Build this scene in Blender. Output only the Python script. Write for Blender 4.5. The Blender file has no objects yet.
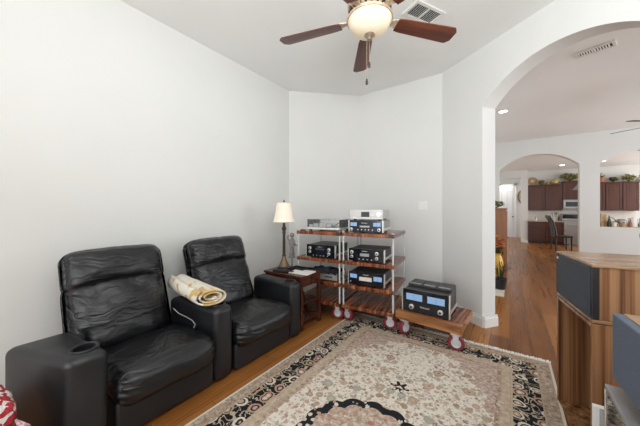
import bpy, bmesh, math, random
from mathutils import Vector, Matrix, noise
random.seed(7)
PI = math.pi
S = bpy.context.scene
COL = S.collection
R = math.radians

# ------------------------------------------------------------------ camera
cam_d = bpy.data.cameras.new('camera'); cam = bpy.data.objects.new('camera', cam_d); COL.objects.link(cam)
cam.location = (0, 0, 1.35); cam.rotation_euler = (R(90), 0, R(35.6))
cam_d.sensor_width = 36; cam_d.lens = 265/640*36
cam_d.shift_y = -4/640; cam_d.clip_start = .05; cam_d.clip_end = 100
S.camera = cam

# ------------------------------------------------------------------ light
w = bpy.data.worlds.new('daylight'); S.world = w; w.use_nodes = True
bg = w.node_tree.nodes['Background']; bg.inputs[0].default_value = (.93, .97, 1, 1); bg.inputs[1].default_value = .85

def area(name, loc, rot, sx, sy, power, col=(1, 1, 1)):
    d = bpy.data.lights.new(name, 'AREA'); d.shape = 'RECTANGLE'; d.size = sx; d.size_y = sy; d.energy = power; d.color = col
    o = bpy.data.objects.new(name, d); COL.objects.link(o); o.location = loc; o.rotation_euler = rot
    return o
# daylight behind the camera, in kitchen and entry; the others are added lamps
area('window_daylight', (-1.75, -4.2, 1.9), (R(93), 0, R(-8)), 1.0, 2.4, 22, (.95, .98, 1))
area('rear_fill', (.5, -4.2, 1.75), (R(96), 0, 0), 1.5, 2.6, 27, (.95, .98, 1))  # added lamp behind the camera, sized and raised to show in the leather
area('ceiling_fill', (.5, -.3, 1.9), (R(158), 0, R(12)), .9, .9, 60, (.94, .98, 1))  # added lamp pointing up, so the ceiling spreads fill over the room
area('great_room_fill', (5.6, 6.0, 1.7), (R(112), 0, R(90)), 4.5, 2.6, 80, (.88, .95, 1))  # added lamp out of view, tilted up to lighten the hall ceiling
area('kitchen_daylight', (5.2, 11.5, 1.6), (R(90), 0, R(90)), 3.5, 2.2, 62, (1, .98, .96))
area('entry_daylight', (-.5, 15.2, 2.5), (0, 0, 0), 1.2, 1.2, 9, (1, .94, .84))
vs = S.view_settings
vs.view_transform = 'Standard'; vs.look = 'None'; vs.exposure = 0.76; vs.gamma = 1.0; vs.use_curve_mapping = False
S.cycles.max_bounces = 10; S.cycles.transparent_max_bounces = 16; S.cycles.caustics_reflective = False; S.cycles.caustics_refractive = False
S.cycles.sample_clamp_indirect = 6

# ------------------------------------------------------------------ node helpers
class NT:
    def __init__(s, name):
        s.m = bpy.data.materials.new(name); s.m.use_nodes = True
        s.t = s.m.node_tree; s.b = s.t.nodes['Principled BSDF']
        s._oc = None
    def n(s, typ, **kw):
        nd = s.t.nodes.new(typ)
        for k, v in kw.items(): setattr(nd, k, v)
        return nd
    def lk(s, a, b): s.t.links.new(a, b)
    def put(s, sock, v):
        if isinstance(v, bpy.types.NodeSocket): s.lk(v, sock)
        else: sock.default_value = v
    def oc(s):
        if not s._oc: s._oc = s.n('ShaderNodeTexCoord').outputs['Object']
        return s._oc
    def map(s, scale=(1, 1, 1), rot=(0, 0, 0), loc=(0, 0, 0)):
        m = s.n('ShaderNodeMapping'); s.lk(s.oc(), m.inputs[0]); m.inputs['Scale'].default_value = scale
        m.inputs['Rotation'].default_value = rot; m.inputs['Location'].default_value = loc
        return m.outputs[0]
    def math(s, op, a, b=0.0, c=None, clamp=False):
        m = s.n('ShaderNodeMath', operation=op); m.use_clamp = clamp
        s.put(m.inputs[0], a); s.put(m.inputs[1], b)
        if c is not None: s.put(m.inputs[2], c)
        return m.outputs[0]
    def noise(s, vec, scale, detail=3, rough=.5, dist=0):
        x = s.n('ShaderNodeTexNoise'); s.lk(vec, x.inputs['Vector']); x.inputs['Scale'].default_value = scale
        x.inputs['Detail'].default_value = detail; x.inputs['Roughness'].default_value = rough; x.inputs['Distortion'].default_value = dist
        return x.outputs[0]
    def vor(s, vec, scale, feature='F1', rnd=1.0):
        x = s.n('ShaderNodeTexVoronoi', feature=feature); s.lk(vec, x.inputs['Vector']); x.inputs['Scale'].default_value = scale
        x.inputs['Randomness'].default_value = rnd
        return x
    def ramp(s, fac, stops, interp='LINEAR'):
        r = s.n('ShaderNodeValToRGB'); cr = r.color_ramp; cr.interpolation = interp
        while len(cr.elements) < len(stops): cr.elements.new(.5)
        for e, (p, c) in zip(cr.elements, stops): e.position = p; e.color = (*c, 1) if len(c) == 3 else c
        s.put(r.inputs[0], fac)
        return r.outputs[0]
    def mix(s, fac, a, b, mode='MIX'):
        m = s.n('ShaderNodeMix', data_type='RGBA', blend_type=mode)
        s.put(m.inputs[0], fac)
        for i, v in ((6, a), (7, b)):
            s.put(m.inputs[i], v if isinstance(v, bpy.types.NodeSocket) else (*v, 1))
        return m.outputs[2]
    def bump(s, h, strength=.3, dist=.01):
        b = s.n('ShaderNodeBump'); b.inputs['Strength'].default_value = strength; b.inputs['Distance'].default_value = dist
        s.lk(h, b.inputs['Height']); s.lk(b.outputs[0], s.b.inputs['Normal'])
    def set(s, **kw):
        for k, v in kw.items():
            k = k.replace('_', ' ')
            s.put(s.b.inputs[k], (*v, 1) if isinstance(v, tuple) and len(v) == 3 else v)
        return s

def flat(name, col, rough=.5, metal=0, var=.08, vscale=8, bump=0, bscale=60, emit=0, ecol=None):
    t = NT(name)
    nz = t.noise(t.map(), vscale, 3)
    c0 = tuple(v*(1-var) for v in col); c1 = tuple(min(1, v*(1+var)) for v in col)
    t.set(Base_Color=t.ramp(nz, [(.3, c0), (.7, c1)]), Roughness=rough, Metallic=metal)
    if bump: t.bump(t.noise(t.map(), bscale, 4), bump, .004)
    if emit: t.set(Emission_Color=ecol or col, Emission_Strength=emit)
    return t.m

M = {}
M['wall'] = flat('wall_paint', (.745, .745, .725), .9, var=.015, vscale=1.5, bump=.05, bscale=180)
M['ceiling'] = flat('ceiling_paint', (.88, .882, .868), .95, var=.015, vscale=1.2, bump=.06, bscale=120)
M['trim'] = flat('white_trim', (.82, .81, .79), .45, var=.02)
M['white'] = flat('white_plastic', (.82, .81, .78), .4, var=.02)
M['black'] = flat('black_metal', (.018, .018, .02), .35, var=.2)
M['gloss'] = flat('black_glass', (.008, .010, .016), .08, var=.2)
M['silver'] = flat('brushed_silver', (.78, .77, .74), .32, .75, var=.05, vscale=40)
M['satin'] = flat('satin_silver', (.58, .575, .56), .4, .6, var=.05, vscale=40)
M['chrome'] = flat('chrome', (.82, .82, .82), .15, 1, var=.03)
M['steel'] = flat('stainless', (.40, .395, .38), .35, .8, var=.06)
M['darkgrey'] = flat('dark_grey_metal', (.06, .06, .064), .5, .3, var=.15)
M['grey'] = flat('grey_lacquer', (.27, .27, .28), .22, var=.1)
M['blue'] = flat('lit_blue_meter', (.24, .40, .64), .3, var=.1, vscale=60, emit=.12, ecol=(.35, .55, .85))
M['tan_meter'] = flat('pale_meter', (.62, .56, .5), .4, var=.15, vscale=80, emit=.12)
M['lettering'] = flat('pale_lettering', (.75, .72, .62), .4, var=.02)
M['red_rubber'] = flat('red_polyurethane', (.20, .020, .030), .45, var=.15, vscale=20)
M['hub'] = flat('pale_hub', (.55, .57, .59), .4, .2, var=.1, vscale=30)
M['mirror'] = flat('dark_mirror', (.42, .42, .43), .06, 1, var=.02)
M['bronze'] = flat('dark_bronze', (.07, .052, .036), .4, .5, var=.3, vscale=40)
M['antique'] = flat('antique_gold', (.20, .14, .085), .45, .4, var=.4, vscale=70, bump=.4, bscale=90)
M['paper'] = flat('white_paper', (.82, .80, .76), .8, var=.04)
M['navycloth'] = flat('dark_navy_cloth', (.018, .02, .032), .9, var=.4, vscale=15, bump=.5, bscale=30)
M['pewter'] = flat('pewter_grey', (.36, .33, .31), .5, .3, var=.35, vscale=50, bump=.4, bscale=60)
M['grille'] = None
M['cablegrey'] = flat('pale_cable', (.42, .41, .40), .4)
M['wicker'] = flat('brown_wicker', (.20, .09, .04), .7, var=.5, vscale=60, bump=.6, bscale=90)
M['stone'] = flat('granite_counter', (.50, .40, .31), .3, var=.35, vscale=40)
M['tile'] = flat('pale_backsplash', (.70, .66, .60), .35, var=.05, vscale=10)
M['pumpkin'] = flat('orange_pumpkin', (.55, .25, .06), .6, var=.25, vscale=20)
M['gourd'] = flat('straw_gourd', (.55, .42, .18), .7, var=.25, vscale=20)
M['leaf'] = flat('green_leaf', (.14, .17, .04), .6, var=.5, vscale=12)
M['leafdark'] = flat('dark_leaf', (.035, .045, .018), .6, var=.4, vscale=12)
M['leafyellow'] = flat('yellow_green_leaf', (.34, .31, .07), .6, var=.5, vscale=10)
M['petal_red'] = flat('red_petal', (.42, .06, .03), .6, var=.3)
M['petal_orange'] = flat('orange_petal', (.62, .25, .04), .6, var=.3)
M['yellow'] = flat('yellow_glaze', (.70, .42, .06), .3, var=.15)
M['cream'] = flat('cream_ceramic', (.70, .64, .53), .5, var=.1)
M['terracotta'] = flat('terracotta', (.42, .17, .08), .7, var=.2)
M['toast'] = flat('tan_card', (.45, .29, .16), .7, var=.25, vscale=12)
M['bulb'] = flat('lit_lamp_lens', (1, .96, .9), .5, var=.01, emit=6, ecol=(1, .95, .86))
M['darkchair'] = flat('espresso_wood', (.022, .016, .013), .35, var=.3)
M['doorwhite'] = flat('white_door', (.76, .77, .80), .45, var=.02)

def leather():
    t = NT('black_leather')
    v = t.map()
    a = t.noise(v, 5, 4, .55, .8); b = t.vor(v, 320).outputs[0]
    warp = t.n('ShaderNodeVectorMath', operation='ADD'); t.lk(v, warp.inputs[0])
    ns = t.n('ShaderNodeTexNoise'); t.lk(v, ns.inputs[0]); ns.inputs['Scale'].default_value = 6
    sc = t.n('ShaderNodeVectorMath', operation='SCALE'); t.lk(ns.outputs[1], sc.inputs[0]); sc.inputs['Scale'].default_value = .10
    t.lk(sc.outputs[0], warp.inputs[1])
    mp = t.n('ShaderNodeMapping'); t.lk(warp.outputs[0], mp.inputs[0]); mp.inputs['Scale'].default_value = (1.2, .45, 2.0)
    wr = t.noise(mp.outputs[0], 7, 2, .45, .5)
    wr2 = t.math('POWER', t.math('ABSOLUTE', t.math('SUBTRACT', wr, .5)), .6)
    h = t.math('ADD', t.math('MULTIPLY', wr2, 1.2), t.math('MULTIPLY', b, .05))
    t.bump(h, .46, .025)
    t.set(Base_Color=t.ramp(a, [(.3, (.006, .0065, .008)), (.75, (.012, .012, .014))]), Roughness=t.math('ADD', t.math('MULTIPLY', a, .22), .12))
    t.b.inputs['Specular IOR Level'].default_value = .5
    return t.m
M['leather'] = leather()
def leather_plain():
    t = NT('black_leather_smooth'); v = t.map()
    a = t.noise(v, 3, 4); b = t.vor(v, 320).outputs[0]; c = t.noise(v, 9, 3)
    t.bump(t.math('ADD', t.math('MULTIPLY', b, .08), c), .14, .02)
    t.set(Base_Color=t.ramp(a, [(.3, (.008, .009, .011)), (.75, (.014, .0145, .017))]), Roughness=t.math('ADD', t.math('MULTIPLY', a, .2), .26))
    return t.m
M['leather_plain'] = leather_plain()

def wood(name, dark, mid, light, along='z', scale=7, rough=.3, stretch=.06, fine=60, contrast=(.32, .5, .68), dist=1.0):
    t = NT(name)
    st = {'x': (stretch, 1, 1), 'y': (1, stretch, 1), 'z': (1, 1, stretch), 'yz': (1, .02, .10)}[along]
    v = t.map(st)
    a = t.noise(v, scale, 4, .6, dist); b = t.noise(v, fine, 2, .5)
    f = t.math('ADD', t.math('MULTIPLY', a, .82), t.math('MULTIPLY', b, .18))
    t.set(Base_Color=t.ramp(f, [(contrast[0], dark), (contrast[1], mid), (contrast[2], light)]), Roughness=rough)
    t.bump(b, .06, .002)
    return t.m
M['rosewood'] = wood('glossy_rosewood', (.04, .010, .005), (.19, .048, .018), (.46, .17, .065), 'yz', 34, .16, .03, 120, (.36, .5, .64), .4)
M['cartwood'] = wood('oiled_cart_wood', (.15, .05, .015), (.31, .125, .042), (.48, .23, .09), 'x', 22, .22, .06, 90)
M['mahogany'] = wood('dark_mahogany', (.020, .006, .004), (.065, .018, .010), (.11, .034, .018), 'x', 9, .22, .1)
M['walnut'] = wood('striped_walnut_veneer', (.065, .025, .012), (.235, .105, .045), (.38, .205, .10), 'z', 17, .22, .012, 90, (.36, .49, .62), .3)
M['walnut_top'] = wood('walnut_top_veneer', (.20, .10, .05), (.32, .18, .095), (.40, .25, .14), 'y', 10, .22, .04, 70)
M['cherrycab'] = wood('kitchen_cherry', (.045, .012, .007), (.078, .023, .013), (.105, .034, .019), 'z', 6, .35, .1)
M['oak'] = wood('reddish_oak', (.20, .075, .028), (.29, .12, .05), (.38, .17, .075), 'z', 10, .4, .08)
M['blade'] = wood('fan_blade_wood', (.05, .014, .009), (.12, .032, .017), (.21, .065, .03), 'x', 14, .3, .05, 60)

def floor_mat():
    t = NT('hickory_planks')
    sw = t.n('ShaderNodeSeparateXYZ'); t.lk(t.oc(), sw.inputs[0])
    cb = t.n('ShaderNodeCombineXYZ'); t.lk(sw.outputs[1], cb.inputs[0]); t.lk(sw.outputs[0], cb.inputs[1])
    br = t.n('ShaderNodeTexBrick'); t.lk(cb.outputs[0], br.inputs[0])
    br.offset = .37; br.inputs['Scale'].default_value = 1; br.inputs['Brick Width'].default_value = 1.7; br.inputs['Row Height'].default_value = .17
    br.inputs['Mortar Size'].default_value = .0024; br.inputs['Mortar Smooth'].default_value = .3; br.inputs['Bias'].default_value = 0
    br.inputs[1].default_value = (0, 0, 0, 1); br.inputs[2].default_value = (1, 1, 1, 1)
    v = t.map((1, .03, 1))
    g = t.noise(v, 24, 4, .6, .3); big = t.noise(t.map((1, .35, 1)), 5, 3)
    f = t.math('ADD', t.math('MULTIPLY', br.outputs[0], .32), t.math('ADD', t.math('MULTIPLY', g, .34), t.math('MULTIPLY', big, .34)))
    c = t.ramp(f, [(.25, (.12, .038, .009)), (.48, (.26, .094, .022)), (.72, (.41, .172, .046))])
    seam = t.math('LESS_THAN', t.math('FRACT', t.math('DIVIDE', sw.outputs[0], .17)), .022)
    c = t.mix(t.math('MULTIPLY', br.outputs[1], .5), c, (.12, .045, .013)); c = t.mix(t.math('MULTIPLY', seam, .75), c, (.05, .018, .006))
    t.b.inputs['Specular IOR Level'].default_value = .28
    t.set(Base_Color=c, Roughness=t.math('ADD', t.math('MULTIPLY', g, .18), .2))
    t.bump(t.math('SUBTRACT', t.math('MULTIPLY', big, .4), br.outputs[1]), .08, .003)
    return t.m
M['floor'] = floor_mat()

def grille_mat():
    t = NT('speaker_grille_cloth'); v = t.map()
    a = t.vor(v, 260).outputs[0]; b = t.noise(t.map((1, 1, 6)), 40, 2)
    t.set(Base_Color=t.ramp(t.math('ADD', t.math('MULTIPLY', a, .5), t.math('MULTIPLY', b, .5)), [(.2, (.028, .034, .046)), (.8, (.075, .085, .105))]), Roughness=.75)
    t.bump(a, .4, .002)
    return t.m
M['grille'] = grille_mat()
def grille2():
    t = NT('blue_grey_grille_cloth'); v = t.map(); a = t.vor(v, 300).outputs[0]
    t.set(Base_Color=t.ramp(a, [(.1, (.075, .095, .135)), (.7, (.115, .14, .19))]), Roughness=.8); t.bump(a, .3, .002)
    return t.m
M['grille2'] = grille2()

def acrylic():
    t = NT('clear_acrylic')
    o = [n for n in t.t.nodes if n.type == 'OUTPUT_MATERIAL'][0]
    tr = t.n('ShaderNodeBsdfTransparent'); tr.inputs[0].default_value = (.985, .99, .99, 1)
    gl = t.n('ShaderNodeBsdfGlossy'); gl.inputs['Roughness'].default_value = .06; gl.inputs[0].default_value = (.95, .95, .95, 1)
    df = t.n('ShaderNodeBsdfDiffuse'); df.inputs[0].default_value = (.75, .77, .78, 1)
    fr = t.n('ShaderNodeFresnel'); fr.inputs[0].default_value = 1.5
    m1 = t.n('ShaderNodeMixShader'); t.lk(t.math('ADD', fr.outputs[0], .01), m1.inputs[0]); t.lk(tr.outputs[0], m1.inputs[1]); t.lk(gl.outputs[0], m1.inputs[2])
    m2 = t.n('ShaderNodeMixShader'); m2.inputs[0].default_value = .025; t.lk(m1.outputs[0], m2.inputs[1]); t.lk(df.outputs[0], m2.inputs[2])
    t.lk(m2.outputs[0], o.inputs[0])
    return t.m
M['acrylic'] = acrylic()
def acrylic_rod():
    t = NT('frosted_acrylic_rod')
    o = [n for n in t.t.nodes if n.type == 'OUTPUT_MATERIAL'][0]
    tr = t.n('ShaderNodeBsdfTransparent'); tr.inputs[0].default_value = (.9, .92, .92, 1)
    mx = t.n('ShaderNodeMixShader'); mx.inputs[0].default_value = .55
    t.set(Base_Color=(.85, .86, .86), Roughness=.15)
    t.lk(tr.outputs[0], mx.inputs[1]); t.lk(t.b.outputs[0], mx.inputs[2]); t.lk(mx.outputs[0], o.inputs[0])
    return t.m
M['rod'] = acrylic_rod()

def bowl_mat():
    t = NT('alabaster_bowl_glass')
    n = t.noise(t.map(), 9, 3, .5, 1)
    t.set(Base_Color=t.ramp(n, [(.3, (.76, .64, .46)), (.7, (.82, .73, .57))]), Roughness=.3, Emission_Color=(1, .84, .6), Emission_Strength=.08)
    return t.m
M['bowl'] = bowl_mat()
def shade_mat():
    t = NT('cream_lamp_shade')
    v = t.map(); n = t.noise(v, 60, 2)
    t.set(Base_Color=t.ramp(n, [(.3, (.78, .70, .58)), (.7, (.84, .77, .66))]), Roughness=.85, Emission_Color=(1, .88, .7), Emission_Strength=.12)
    return t.m
M['shade'] = shade_mat()
def throw_mat():
    t = NT('printed_fleece'); v = t.map()
    n = t.noise(v, 5, 3, .5, 1.6); n2 = t.noise(t.map((1, 1, 1), loc=(3, 1, 2)), 14, 3, .6, 1)
    c = t.ramp(n, [(.40, (.76, .71, .62)), (.52, (.74, .68, .57)), (.57, (.55, .36, .12)), (.66, (.60, .44, .2))])
    c = t.mix(t.math('GREATER_THAN', n2, .63), c, (.48, .39, .30))
    t.set(Base_Color=c, Roughness=.95); t.bump(t.noise(v, 90, 3), .4, .006)
    return t.m
M['fleece'] = throw_mat()
def knit_mat():
    t = NT('red_white_crochet'); v = t.map(); b = t.vor(v, 60); c = t.vor(v, 34)
    sel = t.n('ShaderNodeSeparateColor'); t.lk(c.outputs['Color'], sel.inputs[0])
    t.set(Base_Color=t.ramp(sel.outputs[0], [(0, (.75, .74, .72)), (.35, (.42, .02, .03)), (.72, (.78, .76, .74)), (.88, (.36, .02, .03))], 'CONSTANT'), Roughness=.9)
    t.bump(b.outputs[0], .8, .01)
    return t.m
M['knit'] = knit_mat()

# ---- persian rug: every band follows the distance from the rug's own edge
RUG = (-.675, 1.32, .965, 1.73)
def rug_mat():
    t = NT('persian_rug'); hx, hy = RUG[2], RUG[3]
    sp = t.n('ShaderNodeSeparateXYZ'); t.lk(t.oc(), sp.inputs[0]); x, y = sp.outputs[0], sp.outputs[1]
    ax = t.math('ABSOLUTE', x); ay = t.math('ABSOLUTE', y)
    d = t.math('MINIMUM', t.math('SUBTRACT', hx, ax), t.math('SUBTRACT', hy, ay))
    # mirrored coordinate for symmetric drawing
    cb = t.n('ShaderNodeCombineXYZ'); t.lk(ax, cb.inputs[0]); t.lk(ay, cb.inputs[1]); sv = cb.outputs[0]
    wn = t.n('ShaderNodeTexNoise'); t.lk(sv, wn.inputs[0]); wn.inputs['Scale'].default_value = 9; wn.inputs['Detail'].default_value = 2
    s1 = t.n('ShaderNodeVectorMath', operation='SCALE'); t.lk(wn.outputs[1], s1.inputs[0]); s1.inputs['Scale'].default_value = .05
    s2 = t.n('ShaderNodeVectorMath', operation='ADD'); t.lk(sv, s2.inputs[0]); t.lk(s1.outputs[0], s2.inputs[1]); wv = s2.outputs[0]
    def flowers(scale, r0, r1, cols, rnd=.8, vec=None):
        v = t.vor(vec or wv, scale, 'F1', rnd); dist = v.outputs['Distance']
        sc = t.n('ShaderNodeSeparateColor'); t.lk(v.outputs['Color'], sc.inputs[0])
        col = t.ramp(sc.outputs[0], [(i/len(cols), c) for i, c in enumerate(cols)], 'CONSTANT')
        rad = t.math('ADD', r0, t.math('MULTIPLY', sc.outputs[1], r1-r0))
        return t.math('LESS_THAN', dist, rad), col, dist, rad
    def vines(scale, w, vec=None):
        nz = t.noise(vec or sv, scale, 1, .4, .9)
        return t.math('LESS_THAN', t.math('ABSOLUTE', t.math('SUBTRACT', nz, .5)), w)
    rust, pink, tan, sage, dkred, cream = (.33, .15, .10), (.44, .27, .20), (.40, .28, .18), (.27, .26, .20), (.20, .065, .055), (.62, .56, .46)
    # field
    c = t.mix(t.noise(sv, 30, 2), (.64, .575, .49), (.72, .66, .58))
    c = t.mix(t.math('MULTIPLY', vines(16, .034), .6), c, (.40, .30, .23))
    f, col, ds, rad = flowers(25, .16, .5, [(.36, .28, .2), (.28, .17, .12), (.33, .31, .26), pink, (.40, .32, .24), (.2, .11, .09), cream], 1.0)
    c = t.mix(t.math('MULTIPLY', f, .8), c, col)
    f, col, ds, rad = flowers(40, .1, .4, [(.16, .12, .10), tan, (.22, .17, .13), cream], 1.0, sv)
    c = t.mix(t.math('MULTIPLY', f, .75), c, col)
    f, col, ds, rad = flowers(18, .08, .36, [tan, (.33, .2, .14), (.32, .31, .26), pink, cream], 1.0)
    c = t.mix(t.math('MULTIPLY', f, .6), c, col)
    f, col, ds, rad = flowers(9.5, .16, .42, [(.30, .19, .13), (.40, .27, .2), (.35, .26, .18), (.31, .30, .25), (.42, .28, .22)], .85)
    c = t.mix(t.math('MULTIPLY', f, .85), c, col)
    c = t.mix(t.math('MULTIPLY', t.math('LESS_THAN', ds, t.math('MULTIPLY', rad, .62)), t.math('MULTIPLY', f, .75)), c, (.52, .40, .30))
    c = t.mix(t.math('LESS_THAN', ds, t.math('MULTIPLY', rad, .3)), c, rust)
    # pink corner spandrels
    ex = t.math('POWER', t.math('DIVIDE', ax, .665), 2.0); ey = t.math('POWER', t.math('DIVIDE', ay, 1.40), 2.0)
    se = t.math('ADD', t.math('ADD', ex, ey), t.math('MULTIPLY', t.math('SUBTRACT', t.noise(sv, 12, 2), .5), .5))
    spd = t.math('GREATER_THAN', se, 1.02)
    pk = t.mix(t.math('MULTIPLY', t.math('SUBTRACT', t.noise(sv, 34, 3, .75), .33), 2.9, clamp=True), (.24, .125, .10), (.62, .51, .43))
    f, col, ds, rad = flowers(34, .12, .36, [tan, cream, rust, pink, cream])
    pk = t.mix(t.math('MULTIPLY', f, .7), pk, col)
    c = t.mix(t.math('MULTIPLY', spd, .9), c, pk)
    # medallion
    r = t.math('SQRT', t.math('ADD', t.math('POWER', ax, 2.0), t.math('POWER', ay, 2.0)))
    th = t.math('ARCTAN2', ay, ax)
    sca = t.math('MULTIPLY', t.math('ABSOLUTE', t.math('SINE', t.math('MULTIPLY', th, 8.0))), .028)
    ro = t.math('ADD', .385, sca)
    inside = t.math('LESS_THAN', r, ro)
    med = t.mix(t.math('MULTIPLY', t.math('SUBTRACT', t.noise(sv, 30, 3, .75), .33), 2.9, clamp=True), (.30, .17, .125), (.66, .56, .46))
    med = t.mix(t.math('MULTIPLY', vines(26, .03), .6), med, (.33, .2, .14))
    f, col, ds, rad = flowers(20, .15, .4, [rust, tan, cream, sage])
    med = t.mix(t.math('MULTIPLY', f, .75), med, col)
    c = t.mix(inside, c, med)
    ring = t.math('MULTIPLY', inside, t.math('GREATER_THAN', r, t.math('SUBTRACT', ro, .062)))
    f, col, ds, rad = flowers(30, .26, .52, [cream, tan, pink, cream, (.02, .02, .022), (.02, .02, .022)])
    blk = t.mix(f, (.016, .016, .02), col)
    c = t.mix(ring, c, blk)
    py = t.math('SUBTRACT', ay, .655)
    pr_ = t.math('SQRT', t.math('ADD', t.math('POWER', ax, 2.0), t.math('POWER', t.math('MULTIPLY', py, 1.1), 2.0)))
    pth = t.math('ARCTAN2', py, ax)
    pend = t.math('LESS_THAN', pr_, t.math('ADD', .052, t.math('MULTIPLY', t.math('COSINE', t.math('MULTIPLY', pth, 6.0)), .022)))
    pend = t.math('MULTIPLY', pend, t.math('GREATER_THAN', pr_, .014))
    c = t.mix(pend, c, blk)
    # borders
    def band(c, lo, col): return t.mix(t.math('LESS_THAN', d, lo), c, col)
    guard = t.mix(t.math('MULTIPLY', t.math('SUBTRACT', t.noise(sv, 34, 3, .75), .33), 2.9, clamp=True), (.20, .11, .08), (.58, .47, .37))
    f, col, ds, rad = flowers(32, .2, .42, [rust, cream, tan, sage]); guard = t.mix(t.math('MULTIPLY', f, .7), guard, col)
    stripe = t.math('LESS_THAN', t.math('ABSOLUTE', t.math('SUBTRACT', d, .315)), .028)
    guard = t.mix(t.math('MULTIPLY', stripe, .45), guard, (.55, .45, .33))
    c = band(c, .372, guard)
    c = band(c, .284, (.46, .37, .27))
    f, col, ds, rad = flowers(8.2, .30, .42, [cream, pink, tan, cream], .45)
    bb = t.mix(t.math('MULTIPLY', vines(17, .035), .85), (.011, .011, .014), (.50, .42, .32))
    f2, col2, d2, r2 = flowers(38, .10, .27, [cream, rust, tan, (.012, .012, .014)])
    bb = t.mix(f2, bb, col2)
    bb = t.mix(f, bb, col)
    bb = t.mix(t.math('LESS_THAN', ds, t.math('MULTIPLY', rad, .72)), bb, (.03, .026, .026))
    bb = t.mix(t.math('LESS_THAN', ds, t.math('MULTIPLY', rad, .55)), bb, (.46, .33, .25))
    bb = t.mix(t.math('LESS_THAN', ds, t.math('MULTIPLY', rad, .3)), bb, cream)
    c = band(c, .272, bb)
    c = band(c, .106, (.42, .33, .24))
    out = t.mix(t.math('MULTIPLY', t.math('SUBTRACT', t.noise(sv, 34, 3, .75), .33), 2.9, clamp=True), (.19, .12, .085), (.56, .46, .36))
    f, col, ds, rad = flowers(28, .2, .42, [tan, cream, pink, rust, tan]); out = t.mix(t.math('MULTIPLY', f, .65), out, col)
    c = band(c, .098, out)
    c = band(c, .016, (.66, .60, .50))
    t.set(Base_Color=c, Roughness=.95)
    t.b.inputs['Specular IOR Level'].default_value = .15
    t.bump(t.noise(t.oc(), 260, 2), .5, .004)
    return t.m
M['rug'] = rug_mat()

# ------------------------------------------------------------------ geometry helpers
def B(): return bmesh.new()
def box(bm, x0, x1, y0, y1, z0, z1, mtx=None):
    vs = [Vector((x, y, z)) for x in (x0, x1) for y in (y0, y1) for z in (z0, z1)]
    if mtx: vs = [mtx @ v for v in vs]
    v = [bm.verts.new(p) for p in vs]
    for f in ((0, 1, 3, 2), (4, 6, 7, 5), (0, 4, 5, 1), (2, 3, 7, 6), (0, 2, 6, 4), (1, 5, 7, 3)): bm.faces.new([v[i] for i in f])
    return bm
def lathe(bm, prof, n=24, mtx=None):
    rings = []
    for r, z in prof:
        if r < 1e-5: rings.append([bm.verts.new(mtx @ Vector((0, 0, z)) if mtx else (0, 0, z))])
        else:
            ring = []
            for i in range(n):
                p = Vector((r*math.cos(2*PI*i/n), r*math.sin(2*PI*i/n), z))
                ring.append(bm.verts.new(mtx @ p if mtx else p))
            rings.append(ring)
    for a, b in zip(rings, rings[1:]):
        for i in range(n):
            j = (i+1) % n
            if len(a) == 1 and len(b) == 1: break
            if len(a) == 1: bm.faces.new((a[0], b[j], b[i]))
            elif len(b) == 1: bm.faces.new((a[i], a[j], b[0]))
            else: bm.faces.new((a[i], a[j], b[j], b[i]))
    if len(rings[0]) > 2: bm.faces.new(list(reversed(rings[0])))
    if len(rings[-1]) > 2: bm.faces.new(rings[-1])
    return bm
def cyl(bm, p0, p1, r, n=16, r1=None):
    p0, p1 = Vector(p0), Vector(p1); d = p1-p0
    m = Matrix.Translation(p0) @ d.to_track_quat('Z', 'Y').to_matrix().to_4x4()
    return lathe(bm, [(r, 0), (r1 if r1 is not None else r, d.length)], n, m)
def tube(bm, pts, r, n=8, closed=False, flat=1.0):
    pts = [Vector(p) for p in pts]; rings = []; N = len(pts)
    up = Vector((0, 0, 1)); prev = None
    for i, p in enumerate(pts):
        a = pts[(i-1) % N] if (closed or i > 0) else p
        b = pts[(i+1) % N] if (closed or i < N-1) else p
        t = (b-a).normalized()
        if prev is None:
            u = t.cross(up)
            if u.length < .1: u = t.cross(Vector((1, 0, 0)))
        else: u = prev - t*prev.dot(t)
        u.normalize(); prev = u; v = t.cross(u)
        rr = r[i] if isinstance(r, (list, tuple)) else r
        rings.append([bm.verts.new(p + u*math.cos(2*PI*k/n)*rr + v*math.sin(2*PI*k/n)*rr*flat) for k in range(n)])
    for i in range(N if closed else N-1):
        a, b = rings[i], rings[(i+1) % N]
        for k in range(n): bm.faces.new((a[k], a[(k+1) % n], b[(k+1) % n], b[k]))
    if not closed: bm.faces.new(list(reversed(rings[0]))); bm.faces.new(rings[-1])
    return bm
def prism(bm, poly, h0, h1, mtx=None):
    """poly in xy, extruded in z"""
    a = [Vector((x, y, h0)) for x, y in poly]; b = [Vector((x, y, h1)) for x, y in poly]
    if mtx: a = [mtx @ p for p in a]; b = [mtx @ p for p in b]
    a = [bm.verts.new(p) for p in a]; b = [bm.verts.new(p) for p in b]; n = len(a)
    bm.faces.new(list(reversed(a))); bm.faces.new(b)
    for i in range(n): bm.faces.new((a[i], a[(i+1) % n], b[(i+1) % n], b[i]))
    return bm
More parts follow.
